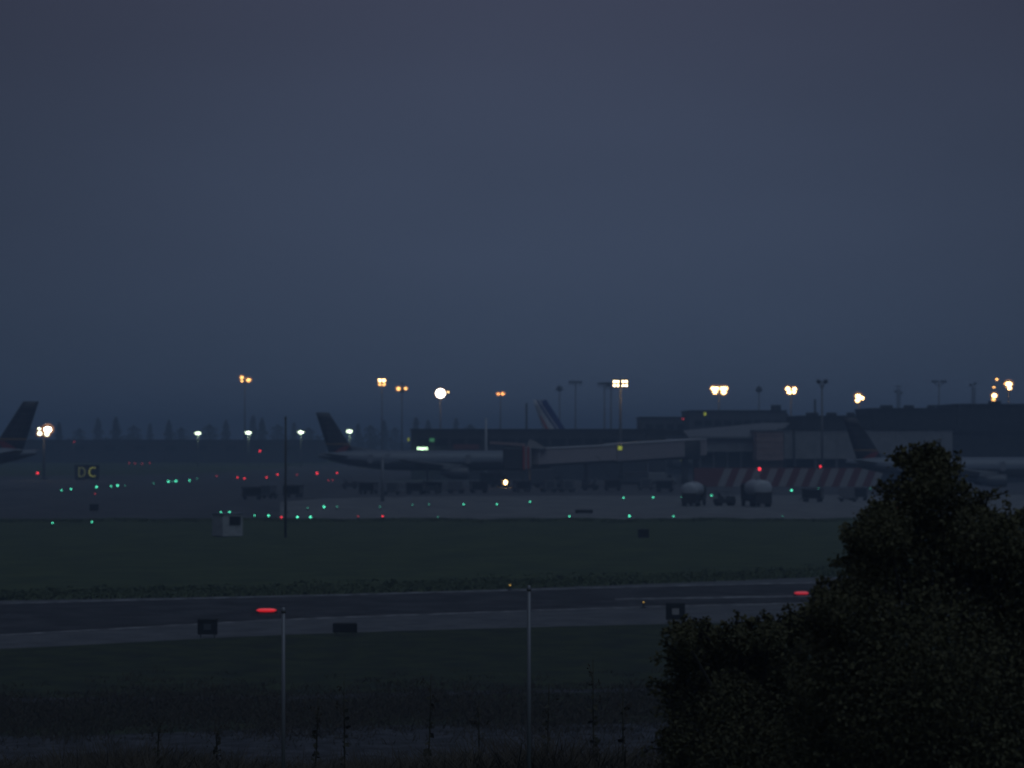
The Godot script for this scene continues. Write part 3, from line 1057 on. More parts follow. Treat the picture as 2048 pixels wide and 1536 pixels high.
	loft(cap, [PackedVector3Array([Vector3(0.02, 0.3, 0.04), Vector3(lean - 0.02, 3.7, 0.04), Vector3(0.02, 3.7, 0.04)]), PackedVector3Array([Vector3(0.02, 0.3, -0.04), Vector3(lean - 0.02, 3.7, -0.04), Vector3(0.02, 3.7, -0.04)])])
	part("corner_board", cap, M.dull_red, o)
	for k in 13:
		var ps := mb()
		box(ps, Vector3(0.4 + k * 3.0, 1.95, -0.2), Vector3(0.14, 3.9, 0.14))
		tube(ps, Vector3(0.4 + k * 3.0, 3.0, -0.25), Vector3(0.4 + k * 3.0, 0.05, -1.9), 0.06, 0.06, 5)
		part("post", ps, M.steel, o)
	var rail := mb()
	box(rail, Vector3(19, 3.78, -0.02), Vector3(38, 0.12, 0.16))
	part("top_rail", rail, M.dull_red, o)

const NTH := ["first", "second", "third", "fourth", "fifth", "sixth", "seventh", "eighth", "ninth", "tenth", "eleventh", "twelfth", "thirteenth", "fourteenth", "fifteenth", "sixteenth", "seventeenth", "eighteenth", "nineteenth", "twentieth"]

func build_background() -> void:
	var xs := [[-30, 850, 2], [20, 850, 1], [60, 856, 2], [118, 846, 1], [158, 858, 2], [196, 838, 0], [232, 836, 0], [268, 852, 2], [300, 848, 1], [338, 842, 0], [362, 856, 2], [420, 850, 2], [452, 842, 0], [506, 832, 1], [524, 838, 0], [556, 850, 2], [588, 846, 1], [618, 856, 2], [716, 848, 1], [742, 852, 2], [768, 842, 0], [790, 856, 2], [832, 836, 1], [856, 842, 0], [912, 838, 1], [940, 850, 2]]
	var kinds := ["slim hazy poplar", "pointed hazy conifer", "round hazy broadleaf tree"]
	var count := {}
	for k in xs.size():
		var q: Array = xs[k]
		var away := 1420.0 + (k * 97) % 260
		var p := spot(q[0], q[1], away)
		var x: float = q[0]
		var where := "beyond the dark concourse roof"
		if x < 80: where = "beyond the left-edge airliner fin"
		elif x < 390: where = "beyond the yellow letters"
		elif x < 640: where = "between the street lamps"
		elif x < 815: where = "right of the airliner fin"
		var key: String = kinds[q[2]] + where
		count[key] = count.get(key, -1) + 1
		far_tree("%s far off %s, %s from left there" % [kinds[q[2]], where, NTH[count[key]]], Vector3(p.x, 0, p.z), p.y, 1.0, q[2])
	# far hedge line
	var st := mb()
	for k in 5200:
		var x := rng.randf_range(-420, 420)
		var h := 6.0 + 2.2 * sin(x * 0.05) + 1.6 * sin(x * 0.17 + 1.0)
		leaf(st, Vector3(x, rng.randf() * h, -1690 - rng.randf() * 30), 3.0, [Color.WHITE])
	var hd := part("tree_belt", st, M.far_leaf)
	tag(hd, "low belt of trees on the hazy horizon", "trees", "", "stuff")

func build_aircraft() -> void:
	var a := jetliner("white airliner with grey belly and dark tail fin parked at the jet bridge", "dark")
	a.position = foot(871, 600)
	a.rotation.y = 0.03
	var b := copy_of(a, "white airliner with dark gold-banded tail fin at right, partly behind the bush", foot(1935, 520), -0.02)
	b.scale = Vector3.ONE * 0.9
	var c := copy_of(a, "airliner at the left edge, only its dark tail fin in view", foot(-208, 560), PI - 0.03)
	c.scale = Vector3.ONE * 1.12
	var d := jetliner("white airliner whose fin with slanting blue and red stripes rises above the concourse", "striped")
	d.position = foot(1312, 752)
	d.scale = Vector3.ONE * 1.29
	d.rotation.y = 0.02

func build_masts() -> void:
	mast(490, 757, 1080, [[-1.1, 0.55, 0.62, "sodium_dim"], [-1.1, -0.75, 0.4, "sodium_dim"], [1.35, -0.35, 0.72, "sodium_dim"]], "", "tall mast with three dim yellow floodlights, farthest left of the tall masts", 6)
	mast(764, 764, 1100, [[-0.75, 0.75, 0.6, "sodium"], [0.75, 0.75, 0.6, "sodium"], [-0.75, -0.75, 0.5, "sodium_dim"], [0.75, -0.75, 0.5, "sodium_dim"]], "", "mast with a tight square of four yellow floodlights, left of the dark-capped mast", 12)
	mast(804, 776, 1060, [[-1.2, -0.1, 0.7, "sodium_dim"], [1.3, 0.0, 0.5, "sodium_dim"], [0.0, 1.6, 0.0, ""]], "crown", "mast with two amber floodlights under a dark cap, left of the brightest lamp", 6)
	mast(881, 786, 980, [[-0.75, 0.75, 0.5, "halide"], [0.0, 1.1, 0.5, "halide"], [0.75, 0.75, 0.5, "halide"], [-1.05, 0.0, 0.5, "halide"], [0.0, 0.1, 0.55, "halide"], [1.05, 0.0, 0.5, "halide"], [-0.65, -0.75, 0.5, "halide"], [0.65, -0.75, 0.5, "halide"], [0.0, -1.05, 0.45, "halide"], [2.5, 0.4, 0.2, "sodium"]], "", "mast with a cluster of white floodlights, the brightest lamp in view", 40)
	mast(1001, 787, 1100, [[-0.8, 0.0, 0.52, "sodium_red"], [0.8, 0.1, 0.6, "sodium_red"]], "", "slim mast with a pair of small orange floodlights, left of the striped fin", 3)
	mast(1119, 774, 1080, [[-0.9, -0.9, 0.0, ""], [0.9, -0.9, 0.0, ""]], "crown", "unlit mast with a dark pointed cap just right of the striped fin")
	mast(1151, 764, 1040, [[-1.7, 0, 0.0, ""], [-0.6, 0, 0.0, ""], [0.6, 0, 0.0, ""], [1.7, 0, 0.0, ""]], "platform", "unlit mast with a wide flat head, second right of the striped fin")
	mast(1209, 767, 940, [[-1.5, 0, 0.0, ""], [-0.5, 0, 0.0, ""], [0.6, 0, 0.0, ""], [1.6, 0, 0.0, ""]], "platform", "unlit mast with a wide flat head, left of the pair beside the double-lit mast")
	mast(1222, 771, 900, [[-0.8, 0, 0.0, ""], [0.9, 0, 0.0, ""]], "platform", "unlit mast standing close against the mast with eight yellow lamps")
	mast(1241, 766, 645, [[-1.35, 0.45, 0.17, "sodium_hot"], [-0.6, 0.45, 0.17, "sodium_hot"], [-1.35, -0.4, 0.17, "sodium_hot"], [-0.6, -0.4, 0.17, "sodium_hot"], [0.5, 0.45, 0.17, "sodium_hot"], [1.25, 0.45, 0.17, "sodium_hot"], [0.5, -0.4, 0.17, "sodium_hot"], [1.25, -0.4, 0.17, "sodium_hot"]], "", "thick mast with two squares of four yellow floodlights above the jet bridge", 20, 0.42)
	mast(1438, 779, 960, [[-1.9, 0.5, 0.7, "sodium"], [-0.8, 0.5, 0.7, "sodium"], [1.0, 0.5, 0.7, "sodium"], [2.0, 0.5, 0.7, "sodium"], [-1.3, -0.6, 0.7, "sodium"], [1.5, -0.7, 0.75, "sodium"]], "", "mast with two broad bright yellow lamp groups above the tall terminal block", 30)
	mast(1518, 775, 1000, [[-0.7, -1.0, 0.0, ""], [0.7, -1.0, 0.0, ""]], "crown", "unlit mast with a dark cap rising behind the terminal block roof")
	mast(1582, 779, 930, [[-1.0, 0.4, 0.68, "sodium"], [1.0, 0.3, 0.62, "sodium"], [-0.6, -0.7, 0.6, "sodium"], [0.9, -0.7, 0.5, "sodium"]], "", "mast with a pair of yellow lamp groups right of the terminal block", 18)
	mast(1644, 763, 600, [[-0.7, 0, 0.0, ""], [0.7, 0, 0.0, ""]], "arms", "unlit dark mast standing in front of the pale concourse wall", 0.0, 0.3)
	mast(1718, 795, 900, [[-0.3, 0.6, 0.75, "sodium"], [0.8, 0.0, 0.55, "sodium"], [-0.5, -0.7, 0.6, "sodium"]], "", "short mast with one round orange lamp group above the right-hand fin", 18)
	mast(1797, 772, 980, [[-1.0, -1.8, 0.0, ""], [0.9, -2.2, 0.0, ""]], "lattice", "unlit lattice mast right of the round orange lamp group")
	mast(1878, 763, 930, [[-1.9, 0, 0.0, ""], [-0.9, 0, 0.0, ""], [0.9, 0, 0.0, ""], [1.9, 0, 0.0, ""]], "arms", "unlit mast with a wide forked head above the dark right-hand roofs")
	mast(1947, 768, 960, [[-1.0, -0.3, 0.0, ""], [0.5, 0.2, 0.0, ""]], "lattice", "unlit lattice mast nearest the right-hand orange lamps")
	mast(1988, 792, 820, [[0.0, 0.3, 0.62, "sodium"], [-0.2, -0.8, 0.42, "sodium_dim"], [-0.1, 2.5, 0.24, "sodium_dim"], [0.7, 4.7, 0.3, "sodium_dim"]], "", "mast near the right edge with one low orange lamp and two tiny ones above", 15)
	mast(2017, 769, 820, [[0.0, 0.3, 0.8, "sodium"], [0.2, -0.8, 0.5, "sodium"], [-0.9, 0.4, 0.3, "sodium_dim"]], "", "mast with a glaring orange lamp farthest right in view", 18)
	# the cluster by the left-hand airliner
	mast(88, 862, 690, [[-1.0, 0.65, 0.32, "mercury"], [-0.9, -0.4, 0.5, "mercury"], [0.95, 0.55, 0.85, "halide"], [0.75, -0.55, 0.5, "mercury"]], "", "low mast with four white floodlights beside the left-hand airliner fin", 12)
	# headless poles
	for q in [[1053, 806, 900, "thin dark pole without a lamp left of the striped fin"], [1630, 799, 800, "short thick dark pole rising from the roofs left of the unlit forked mast"]]:
		var top := spot(q[0], q[1], q[2])
		var o := thing("plain_pole", q[3], "pole", Vector3(top.x, 0, top.z))
		var p := mb(true)
		tube(p, Vector3(0, 0.2, 0), Vector3(0, top.y, 0), 0.42, 0.3, 10)
		part("shaft", p, M.dark, o)
		var b := mb()
		bevel_box(b, Vector3(0, 0.15, 0), Vector3(1.2, 0.3, 1.2), 0.05)
		part("footing", b, M.shoulder, o)
	# street lamps along the far road
	var names := ["leftmost of the four pale green street lamps", "pale green street lamp just right of the leftmost tall mast", "pale green street lamp midway between the dark pole and airliner fin", "pale green street lamp touching the right side of the airliner fin"]
	var first: Node3D
	for k in 4:
		var q: Array = [[396, 866], [497, 865], [602, 864], [699, 862]][k]
		var top := spot(q[0], q[1], 950)
		if first:
			copy_of(first, names[k], Vector3(top.x, 0, top.z)).scale.y = top.y / 11.1
			continue
		first = thing("street_lamp", names[k], "street lamp", Vector3(top.x, 0, top.z), 0.0, "street lamps along the far road")
		var p := mb(true)
		tube(p, Vector3(0, 0, 0), Vector3(0, 11.1, 0), 0.16, 0.1)
		part("pole", p, M.steel, first)
		var hd := mb()
		bevel_box(hd, Vector3(0, 11.4, 0), Vector3(2.5, 0.3, 0.9), 0.1)
		part("lamp_hood", hd, M.dark, first)
		var ln := mb(true)
		ball(ln, Vector3(0, 11.05, 0.25), Vector3(0.95, 0.42, 0.4), 12, 6)
		part("lamp_lens", ln, M.mercury, first)
		lamp_light(first, Vector3(0, 10.2, 0.8), Color(0.85, 1.0, 0.8), 6)
		first.scale.y = top.y / 11.1

func build_apron_things() -> void:
	# ---- shelter on the grass edge
	var at := ground_spot(455, 1073)
	var o := thing("equipment_shelter", "small white equipment shelter with a dark window on the grass edge", "shelter", at, 0.62)
	var w := 2.35
	var h := 2.2
	var st := mb()
	bevel_box(st, Vector3(0, h / 2 + 0.08, 0), Vector3(w, h, 2.15), 0.03)
	part("wall", st, M.shed, o)
	var rf := mb()
	bevel_box(rf, Vector3(0, h + 0.14, 0), Vector3(w + 0.16, 0.12, 2.31), 0.04)
	part("roof", rf, M.white, o)
	var sk := mb()
	for s in [-1, 1]:
		box(sk, Vector3(0.85 * s, 0.04, 0), Vector3(0.2, 0.08, 2.3))
	part("skid", sk, M.dark, o)
	var wn := mb()
	box(wn, Vector3(0.22, 1.62, 1.09), Vector3(1.15, 0.72, 0.05))
	var win := part("window", wn, M.black, o)
	var fr := mb()
	for s in [-1, 1]:
		box(fr, Vector3(0.22, 1.62 + 0.4 * s, 1.1), Vector3(1.3, 0.08, 0.08))
		box(fr, Vector3(0.22 + 0.61 * s, 1.62, 1.1), Vector3(0.08, 0.72, 0.08))
	part("frame", fr, M.dark, win)
	var dr := mb()
	box(dr, Vector3(-1.19, 1.08, 0.1), Vector3(0.04, 1.9, 0.9))
	var door := part("door", dr, M.shed, o)
	var hn := mb()
	box(hn, Vector3(-1.24, 1.1, 0.42), Vector3(0.06, 0.05, 0.14))
	part("handle", hn, M.dark, door)

	# ---- plain poles near the apron
	for q in [[571, 838, 1075, "wood", 0.14, "tall dark wooden pole on the grass left of the airliner fin", "wooden_pole"], [765, 918, 1003, "galv", 0.3, "pale metal post in front of the airliner fuselage", "metal_post"]]:
		var b := ground_spot(q[0], q[2])
		var top := spot(q[0], q[1], -b.z)
		o = thing(q[6], q[5], "pole", b)
		var p := mb(true)
		tube(p, Vector3(0, 0, 0), Vector3(0, top.y, 0), q[4], q[4] * 0.72, 10)
		part("shaft", p, M[q[3]], o)
		var c := mb(true)
		lathe(c, Vector3(0, top.y, 0), Vector3.UP, [[0, q[4] * 0.8], [0.12, q[4] * 0.8], [0.3, 0.04]], 10)
		part("cap", c, M.dark if q[3] == "wood" else M.galv, o)
		if q[3] == "wood":
			var s := mb()
			for k in 5:
				box(s, Vector3(0.22, 2.5 + k * 1.6, 0), Vector3(0.3, 0.05, 0.05))
			part("climbing_step", s, M.steel, o)
	var wt := spot(972, 836, 655)
	o = thing("white_pole", "white tapering pole behind the airliner fuselage left of the cab", "pole", Vector3(wt.x, 0, wt.z))
	var wp := mb(true)
	tube(wp, Vector3(0, 0, 0), Vector3(0, wt.y, 0), 0.42, 0.2, 10)
	part("shaft", wp, M.tank, o)
	var wb := mb()
	bevel_box(wb, Vector3(0, 0.15, 0), Vector3(1.4, 0.3, 1.4), 0.05)
	part("footing", wb, M.shoulder, o)

	# ---- the lettered sign at left
	var sp := spot(174, 960, 690)
	o = thing("letter_sign", "dark sign with the lit yellow letters D and C", "sign", Vector3(sp.x, 0, sp.z))
	var pn := mb()
	bevel_box(pn, Vector3(0, 1.75, 0), Vector3(5.6, 3.4, 0.3), 0.06)
	part("panel", pn, M.black, o)
	var lg := mb()
	for s in [-1, 1]:
		box(lg, Vector3(2.0 * s, 0.05, -0.3), Vector3(0.2, 0.7, 0.2))
	part("leg", lg, M.steel, o)
	var font := SystemFont.new()
	font.font_names = PackedStringArray(["Droid Sans"])
	for k in 2:
		var tm := TextMesh.new()
		tm.text = ["D", "C"][k]
		tm.font = font
		tm.font_size = 64
		tm.pixel_size = 0.049
		tm.depth = 0.08
		var t := put("lit_letter", tm, M.letter_dim if k == 0 else M.letter, o)
		t.position = Vector3([-1.15, 1.2][k], 1.75, 0.2)
	# ---- lit signs and lamps on buildings
	var tl := spot(845, 897, 688)
	o = thing("tube_light", "glowing greenish tube light on the concourse above the airliner", "light", tl)
	var hs := mb()
	box(hs, Vector3(0, 0.3, 0.3), Vector3(2.7, 0.12, 0.5))
	part("hood", hs, M.dark, o)
	var tb := mb(true)
	tube(tb, Vector3(-1.2, 0, 0.5), Vector3(1.2, 0, 0.5), 0.3, 0.3, 10)
	part("tube_lamp", tb, M.tube, o)
	lamp_light(o, Vector3(0, -0.4, 1.0), Color(0.7, 1.0, 0.7), 2)
	for q in [[864, 880, 688.5, 1.1, 0.8, "green_sign", "small dim green lit sign on the concourse wall above the tube light", "lit_sign"], [817, 879, 688, 0.35, 0.7, "yellow_sign", "tiny yellow light at the left end of the dark concourse", "corner_light"], [1240, 896, 600, 0.8, 0.8, "yellow_sign", "square yellow lit gate sign on the side of the jet bridge", "lit_sign"], [1410, 828, 774, 0.6, 0.8, "yellow_sign", "small yellow-green light on the upper left of the terminal block", "wall_light"], [1365, 921, 655, 0.8, 0.5, "letter_dim", "dull yellow lit sign below the jet bridge rotunda", "lit_sign"], [871, 902, 688, 2.6, 0.16, "red_dim", "thin red light strip right of the greenish tube light", "light_strip"], [1366, 838, 789, 0.5, 0.35, "red_dim", "tiny red light on the lower terminal wing", "wall_light"]]:
		var p := spot(q[0], q[1], q[2])
		o = thing(q[7], q[6], "sign" if q[7] == "lit_sign" else "light", p)
		var bk := mb()
		bevel_box(bk, Vector3(0, 0, -0.08), Vector3(q[3] + 0.14, q[4] + 0.14, 0.2), 0.03)
		part("casing", bk, M.black, o)
		var fc := mb()
		box(fc, Vector3(0, 0, 0.05), Vector3(q[3], q[4], 0.06))
		part("lit_face", fc, M[q[5]], o)

	# ---- vehicles
	tanker("pale tanker with a dark front half, leftmost of the three by the striped fence", foot(1388, 437), PI / 2 - 0.25, M.tank)
	tug("dark low tug between the two pale tankers", foot(1449, 437), 0.3)
	var t2 := tanker("large pale round-ended tanker in front of the striped fence", foot(1512, 432), PI / 2 + 0.2, M.tank)
	t2.scale = Vector3(1.0, 1.12, 1.12)
	box_truck("dark blue-grey fuel truck under the jet bridge cab", foot(1094, 588), 0.1, M.belly, 3.6)
	var v := box_truck("dark service truck with one lit headlight under the airliner nose", foot(990, 592), -0.9, M.dark, 2.9)
	var hl := mb(true)
	ball(hl, Vector3(3.34, 1.0, 0.0), Vector3(0.14, 0.42, 0.42), 12, 6)
	part("headlight", hl, M.sodium, v)
	lamp_light(v, Vector3(3.8, 1.0, 0.3), Color(1.0, 0.75, 0.4), 2, 0.2)
	box_truck("grey catering truck parked below the jet bridge tunnel", foot(1262, 600), PI - 0.15, M.block, 3.0)
	box_truck("pale van-like truck below the jet bridge rotunda", foot(1318, 606), 0.2, M.wing, 2.7)
	tug("dark tug under the rear fuselage of the airliner", foot(700, 575), 0.1)
	tug("dark tug below the jet bridge drive column", foot(1180, 560), PI - 0.2)
	var carts := [[498, 482, "baggage cart left of the dark wooden pole, leftmost of the carts"], [540, 484, "baggage cart just left of the dark wooden pole"], [596, 500, "baggage cart just right of the dark wooden pole"], [742, 520, "baggage cart just left of the pale metal post"], [790, 522, "baggage cart just right of the pale metal post"], [828, 523, "second baggage cart right of the pale metal post"], [868, 524, "baggage cart under the middle of the airliner"], [915, 528, "baggage cart under the airliner wing"], [956, 534, "baggage cart left of the lit headlight"], [1050, 540, "baggage cart right of the lit headlight, in front of the fuel truck"], [1092, 542, "second baggage cart in front of the fuel truck"], [1140, 545, "baggage cart right of the fuel truck"], [1222, 552, "baggage cart in front of the catering truck"], [1290, 556, "baggage cart in front of the pale van-like truck"], [1338, 545, "baggage cart left of the leftmost pale tanker"], [1626, 462, "baggage cart right of the large pale tanker"], [1682, 466, "baggage cart below the right-hand airliner fin"], [1728, 470, "baggage cart left of the bush, below the right-hand airliner"]]
	var c0: Node3D
	var c1: Node3D
	for k in carts.size():
		var q: Array = carts[k]
		var p := foot(q[0], q[1])
		var turn := rng.randf_range(-0.55, 0.55) + (PI if rng.randf() < 0.4 else 0.0)
		p += Vector3(rng.randf_range(-0.8, 0.8), 0, rng.randf_range(-5, 5))
		var boxed: bool = k % 3 == 1 or k % 7 == 4
		var label: String = q[2]
		if boxed: label = label.replace("baggage cart", "low dolly with a freight container")
		var from: Node3D = c1 if boxed else c0
		if from:
			copy_of(from, label, p, turn)
		elif boxed:
			c1 = container_dolly(label, p, turn)
		else:
			c0 = dolly(label, p, turn)
	# ---- dark taxiway signs
	for q in [[1287, 1079, 1.1, 0.85, "small dark sign standing in the middle of the far grass"], [1168, 1029, 2.3, 0.45, "low dark sign at the apron edge below the jet bridge"], [690, 1272, 1.25, 0.5, "low dark sign on the near grass edge of the taxiway at centre left"], [415, 1276, 1.0, 0.82, "dark square sign with a paler middle on the near taxiway edge at left"], [1351, 1246, 1.05, 0.95, "dark square sign with a pale middle beside the bush"], [188, 1024, 1.2, 0.9, "small dark sign at the apron edge far left"]]:
		var b := ground_spot(q[0], q[1])
		o = thing("taxiway_sign", q[4], "sign", b, 0.0, "dark signs along the taxiways")
		var fr2 := mb()
		bevel_box(fr2, Vector3(0, q[3] / 2 + 0.18, 0), Vector3(q[2], q[3], 0.25), 0.05)
		part("casing", fr2, M.black, o)
		if "pale" in q[4]:
			var md := mb()
			box(md, Vector3(0.0, q[3] / 2 + 0.16, 0.13), Vector3(q[2] * 0.36, q[3] * 0.36, 0.03))
			part("middle_panel", md, M.belly if q[0] < 1000 else M.stripe_white, o)
		for s in [-1, 1]:
			var l2 := mb()
			box(l2, Vector3(q[2] * 0.35 * s, 0.09, 0), Vector3(0.07, 0.18, 0.07))
			part("leg", l2, M.steel, o)

func nth(label: String, k: int, of: int) -> String:
	return label if of == 1 else "%s, %s from left" % [label, NTH[k]]

func build_lights() -> void:
	var rows := {
		"green light in the row along the far taxiway bend at left": [[123, 983, 1], [142, 981, 1], [193, 977, 2], [222, 975, 1], [235, 974, 2], [250, 973, 0], [307, 969, 0], [337, 966, 2], [345, 965, 0], [352, 965, 2], [379, 963, 1], [394, 959, 0]],
		"green light on the dark grass edge at far left": [[105, 1051, 1], [184, 1049, 1]],
		"green light just above the white shelter": [[442, 1029, 1], [459, 1029, 2]],
		"green light in the near row between the shelter and the airliner": [[509, 1035, 1], [537, 1036, 2], [595, 1039, 2], [621, 1039, 2]],
		"green light on the apron in front of the airliner tail": [[615, 1019, 0], [648, 1018, 2], [674, 1017, 0], [760, 1017, 0], [825, 1013, 0], [858, 1012, 0]],
		"green light on the apron in front of the jet bridge": [[927, 1012, 1], [994, 1012, 1], [1060, 1007, 1]],
		"green light on the apron around the tankers": [[1247, 999, 1], [1306, 998, 1], [1364, 997, 1], [1423, 994, 1]],
		"green light along the grass edge in the middle distance": [[876, 1038, 0], [1139, 1037, 1], [1259, 1037, 2], [1347, 1037, 1], [1565, 1036, 0]],
		"green light in front of the striped fence at right": [[1583, 984, 2], [1636, 981, 1], [1690, 981, 1], [1741, 980, 0]],
		"single green light seen through the top of the bush": [[1824, 958, 2]],
	}
	for label in rows:
		for n in rows[label].size():
			var q: Array = rows[label][n]
			var s: float = 6000.0 * EYE / (q[1] + 2.0 - 870.0) / 6000.0   # metres per pixel there
			var r: float = snappedf([1.1, 1.45, 2.0][q[2]] * s, 0.02)
			edge_light(q[0], q[1], "green_dim" if q[2] == 0 else "green", r, nth(label, n, rows[label].size()), "green taxiway lights")
	var reds := {
		"orange-red light by the left-hand airliner": [[75, 949, 2]],
		"dim red light in the far row right of the yellow letters": [[258, 927, 0], [270, 928, 0], [284, 928, 0], [299, 927, 0]],
		"red light in the cluster left of the airliner tail": [[433, 954, 0], [475, 957, 1], [489, 959, 1], [533, 957, 1], [555, 951, 1], [594, 951, 0]],
		"brightest red light, below the airliner tail cone": [[634, 949, 2]],
		"red light under the rear fuselage of the airliner": [[674, 948, 1]],
		"faint red light below the brightest red one": [[657, 963, 0], [665, 962, 0]],
		"red light between the green ones right of the shelter": [[563, 1039, 1]],
		"red light on the grass edge below the pale metal post": [[716, 1037, 0], [765, 1037, 1]],
		"red light above the middle of the striped fence": [[1519, 938, 2]],
		"red light at the foot of the unlit dark mast": [[1641, 933, 1]],
		"red light seen through the left side of the bush": [[1769, 1024, 1], [1797, 1023, 2]],
		"dim red light near the small sign at far left": [[190, 990, 0]],
		"small red light on the far field left of the airliner fin": [[520, 902, 1]],
		"faint orange light beyond the yellow letters": [[148, 884, 0]],
	}
	for label in reds:
		for n in reds[label].size():
			var q: Array = reds[label][n]
			var s: float = EYE / (maxf(q[1], 884.0) + 2.0 - 870.0)
			if q[1] < 915 or q[0] > 1500 and q[0] < 1700:      # these stand on posts, well above the ground
				var away := 585.0 if q[0] > 1500 else 900.0
				var p := spot(q[0], q[1], away)
				var o := thing("red_warning_light", nth(label, n, reds[label].size()), "warning light", Vector3(p.x, 0, p.z), 0.0, "red warning lights on posts")
				var st := mb(true)
				tube(st, Vector3.ZERO, Vector3(0, p.y - 0.2, 0), 0.07, 0.06, 8)
				part("post", st, M.steel, o)
				var ln := mb(true)
				var r: float = [1.4, 2.1, 3.2][q[2]] * away / 6000.0
				ball(ln, Vector3(0, p.y, 0), Vector3(r, r, r), 10, 6)
				part("lens", ln, M.red_dim if q[2] == 0 else M.red_lamp, o)
				continue
			edge_light(q[0], q[1], "red_dim" if q[2] == 0 else "red_lamp", snappedf([1.3, 1.6, 2.4][q[2]] * s, 0.02), nth(label, n, reds[label].size()), "red edge lights")
	edge_light(1020, 1179, "amber", 0.05, "tiny amber light on the far line of the taxiway", "amber edge lights")
	edge_light(1287, 1214, "amber", 0.04, "tiny amber light on the near line of the taxiway beside the square sign", "amber edge lights")
	# red light bars lying on the taxiway
	for q in [[533, 1227, 1.15, "red_bar", "bright red light bar on the taxiway left of the fence post"], [1603, 1192, 0.95, "red_bar_dim", "dimmer red light bar on the taxiway left of the bush"]]:
		var b := ground_spot(q[0], q[1])
		var o := thing("light_bar", q[4], "light bar", b, 0.04, "red light bars on the taxiway")
		var hs := mb()
		bevel_box(hs, Vector3(0, 0.07, -0.05), Vector3(q[2] + 0.1, 0.06, 0.2), 0.02)
		part("housing", hs, M.black, o)
		var ln := mb(true)
		var rings := []
		for k in 9:
			var t := k / 8.0
			rings.append(ring_at(Vector3((t - 0.5) * q[2], 0.19, 0), Vector3.BACK, Vector3.DOWN, 0.105 * sqrt(maxf(0.04, 1.0 - pow(t * 2 - 1, 4))), 10))
		loft(ln, rings)
		part("lamp_tube", ln, M[q[3]], o)
		for s in [-1, 1]:
			var f := mb()
			box(f, Vector3(q[2] * 0.4 * s, 0.02, -0.05), Vector3(0.08, 0.04, 0.16))
			part("foot", f, M.dark, o)

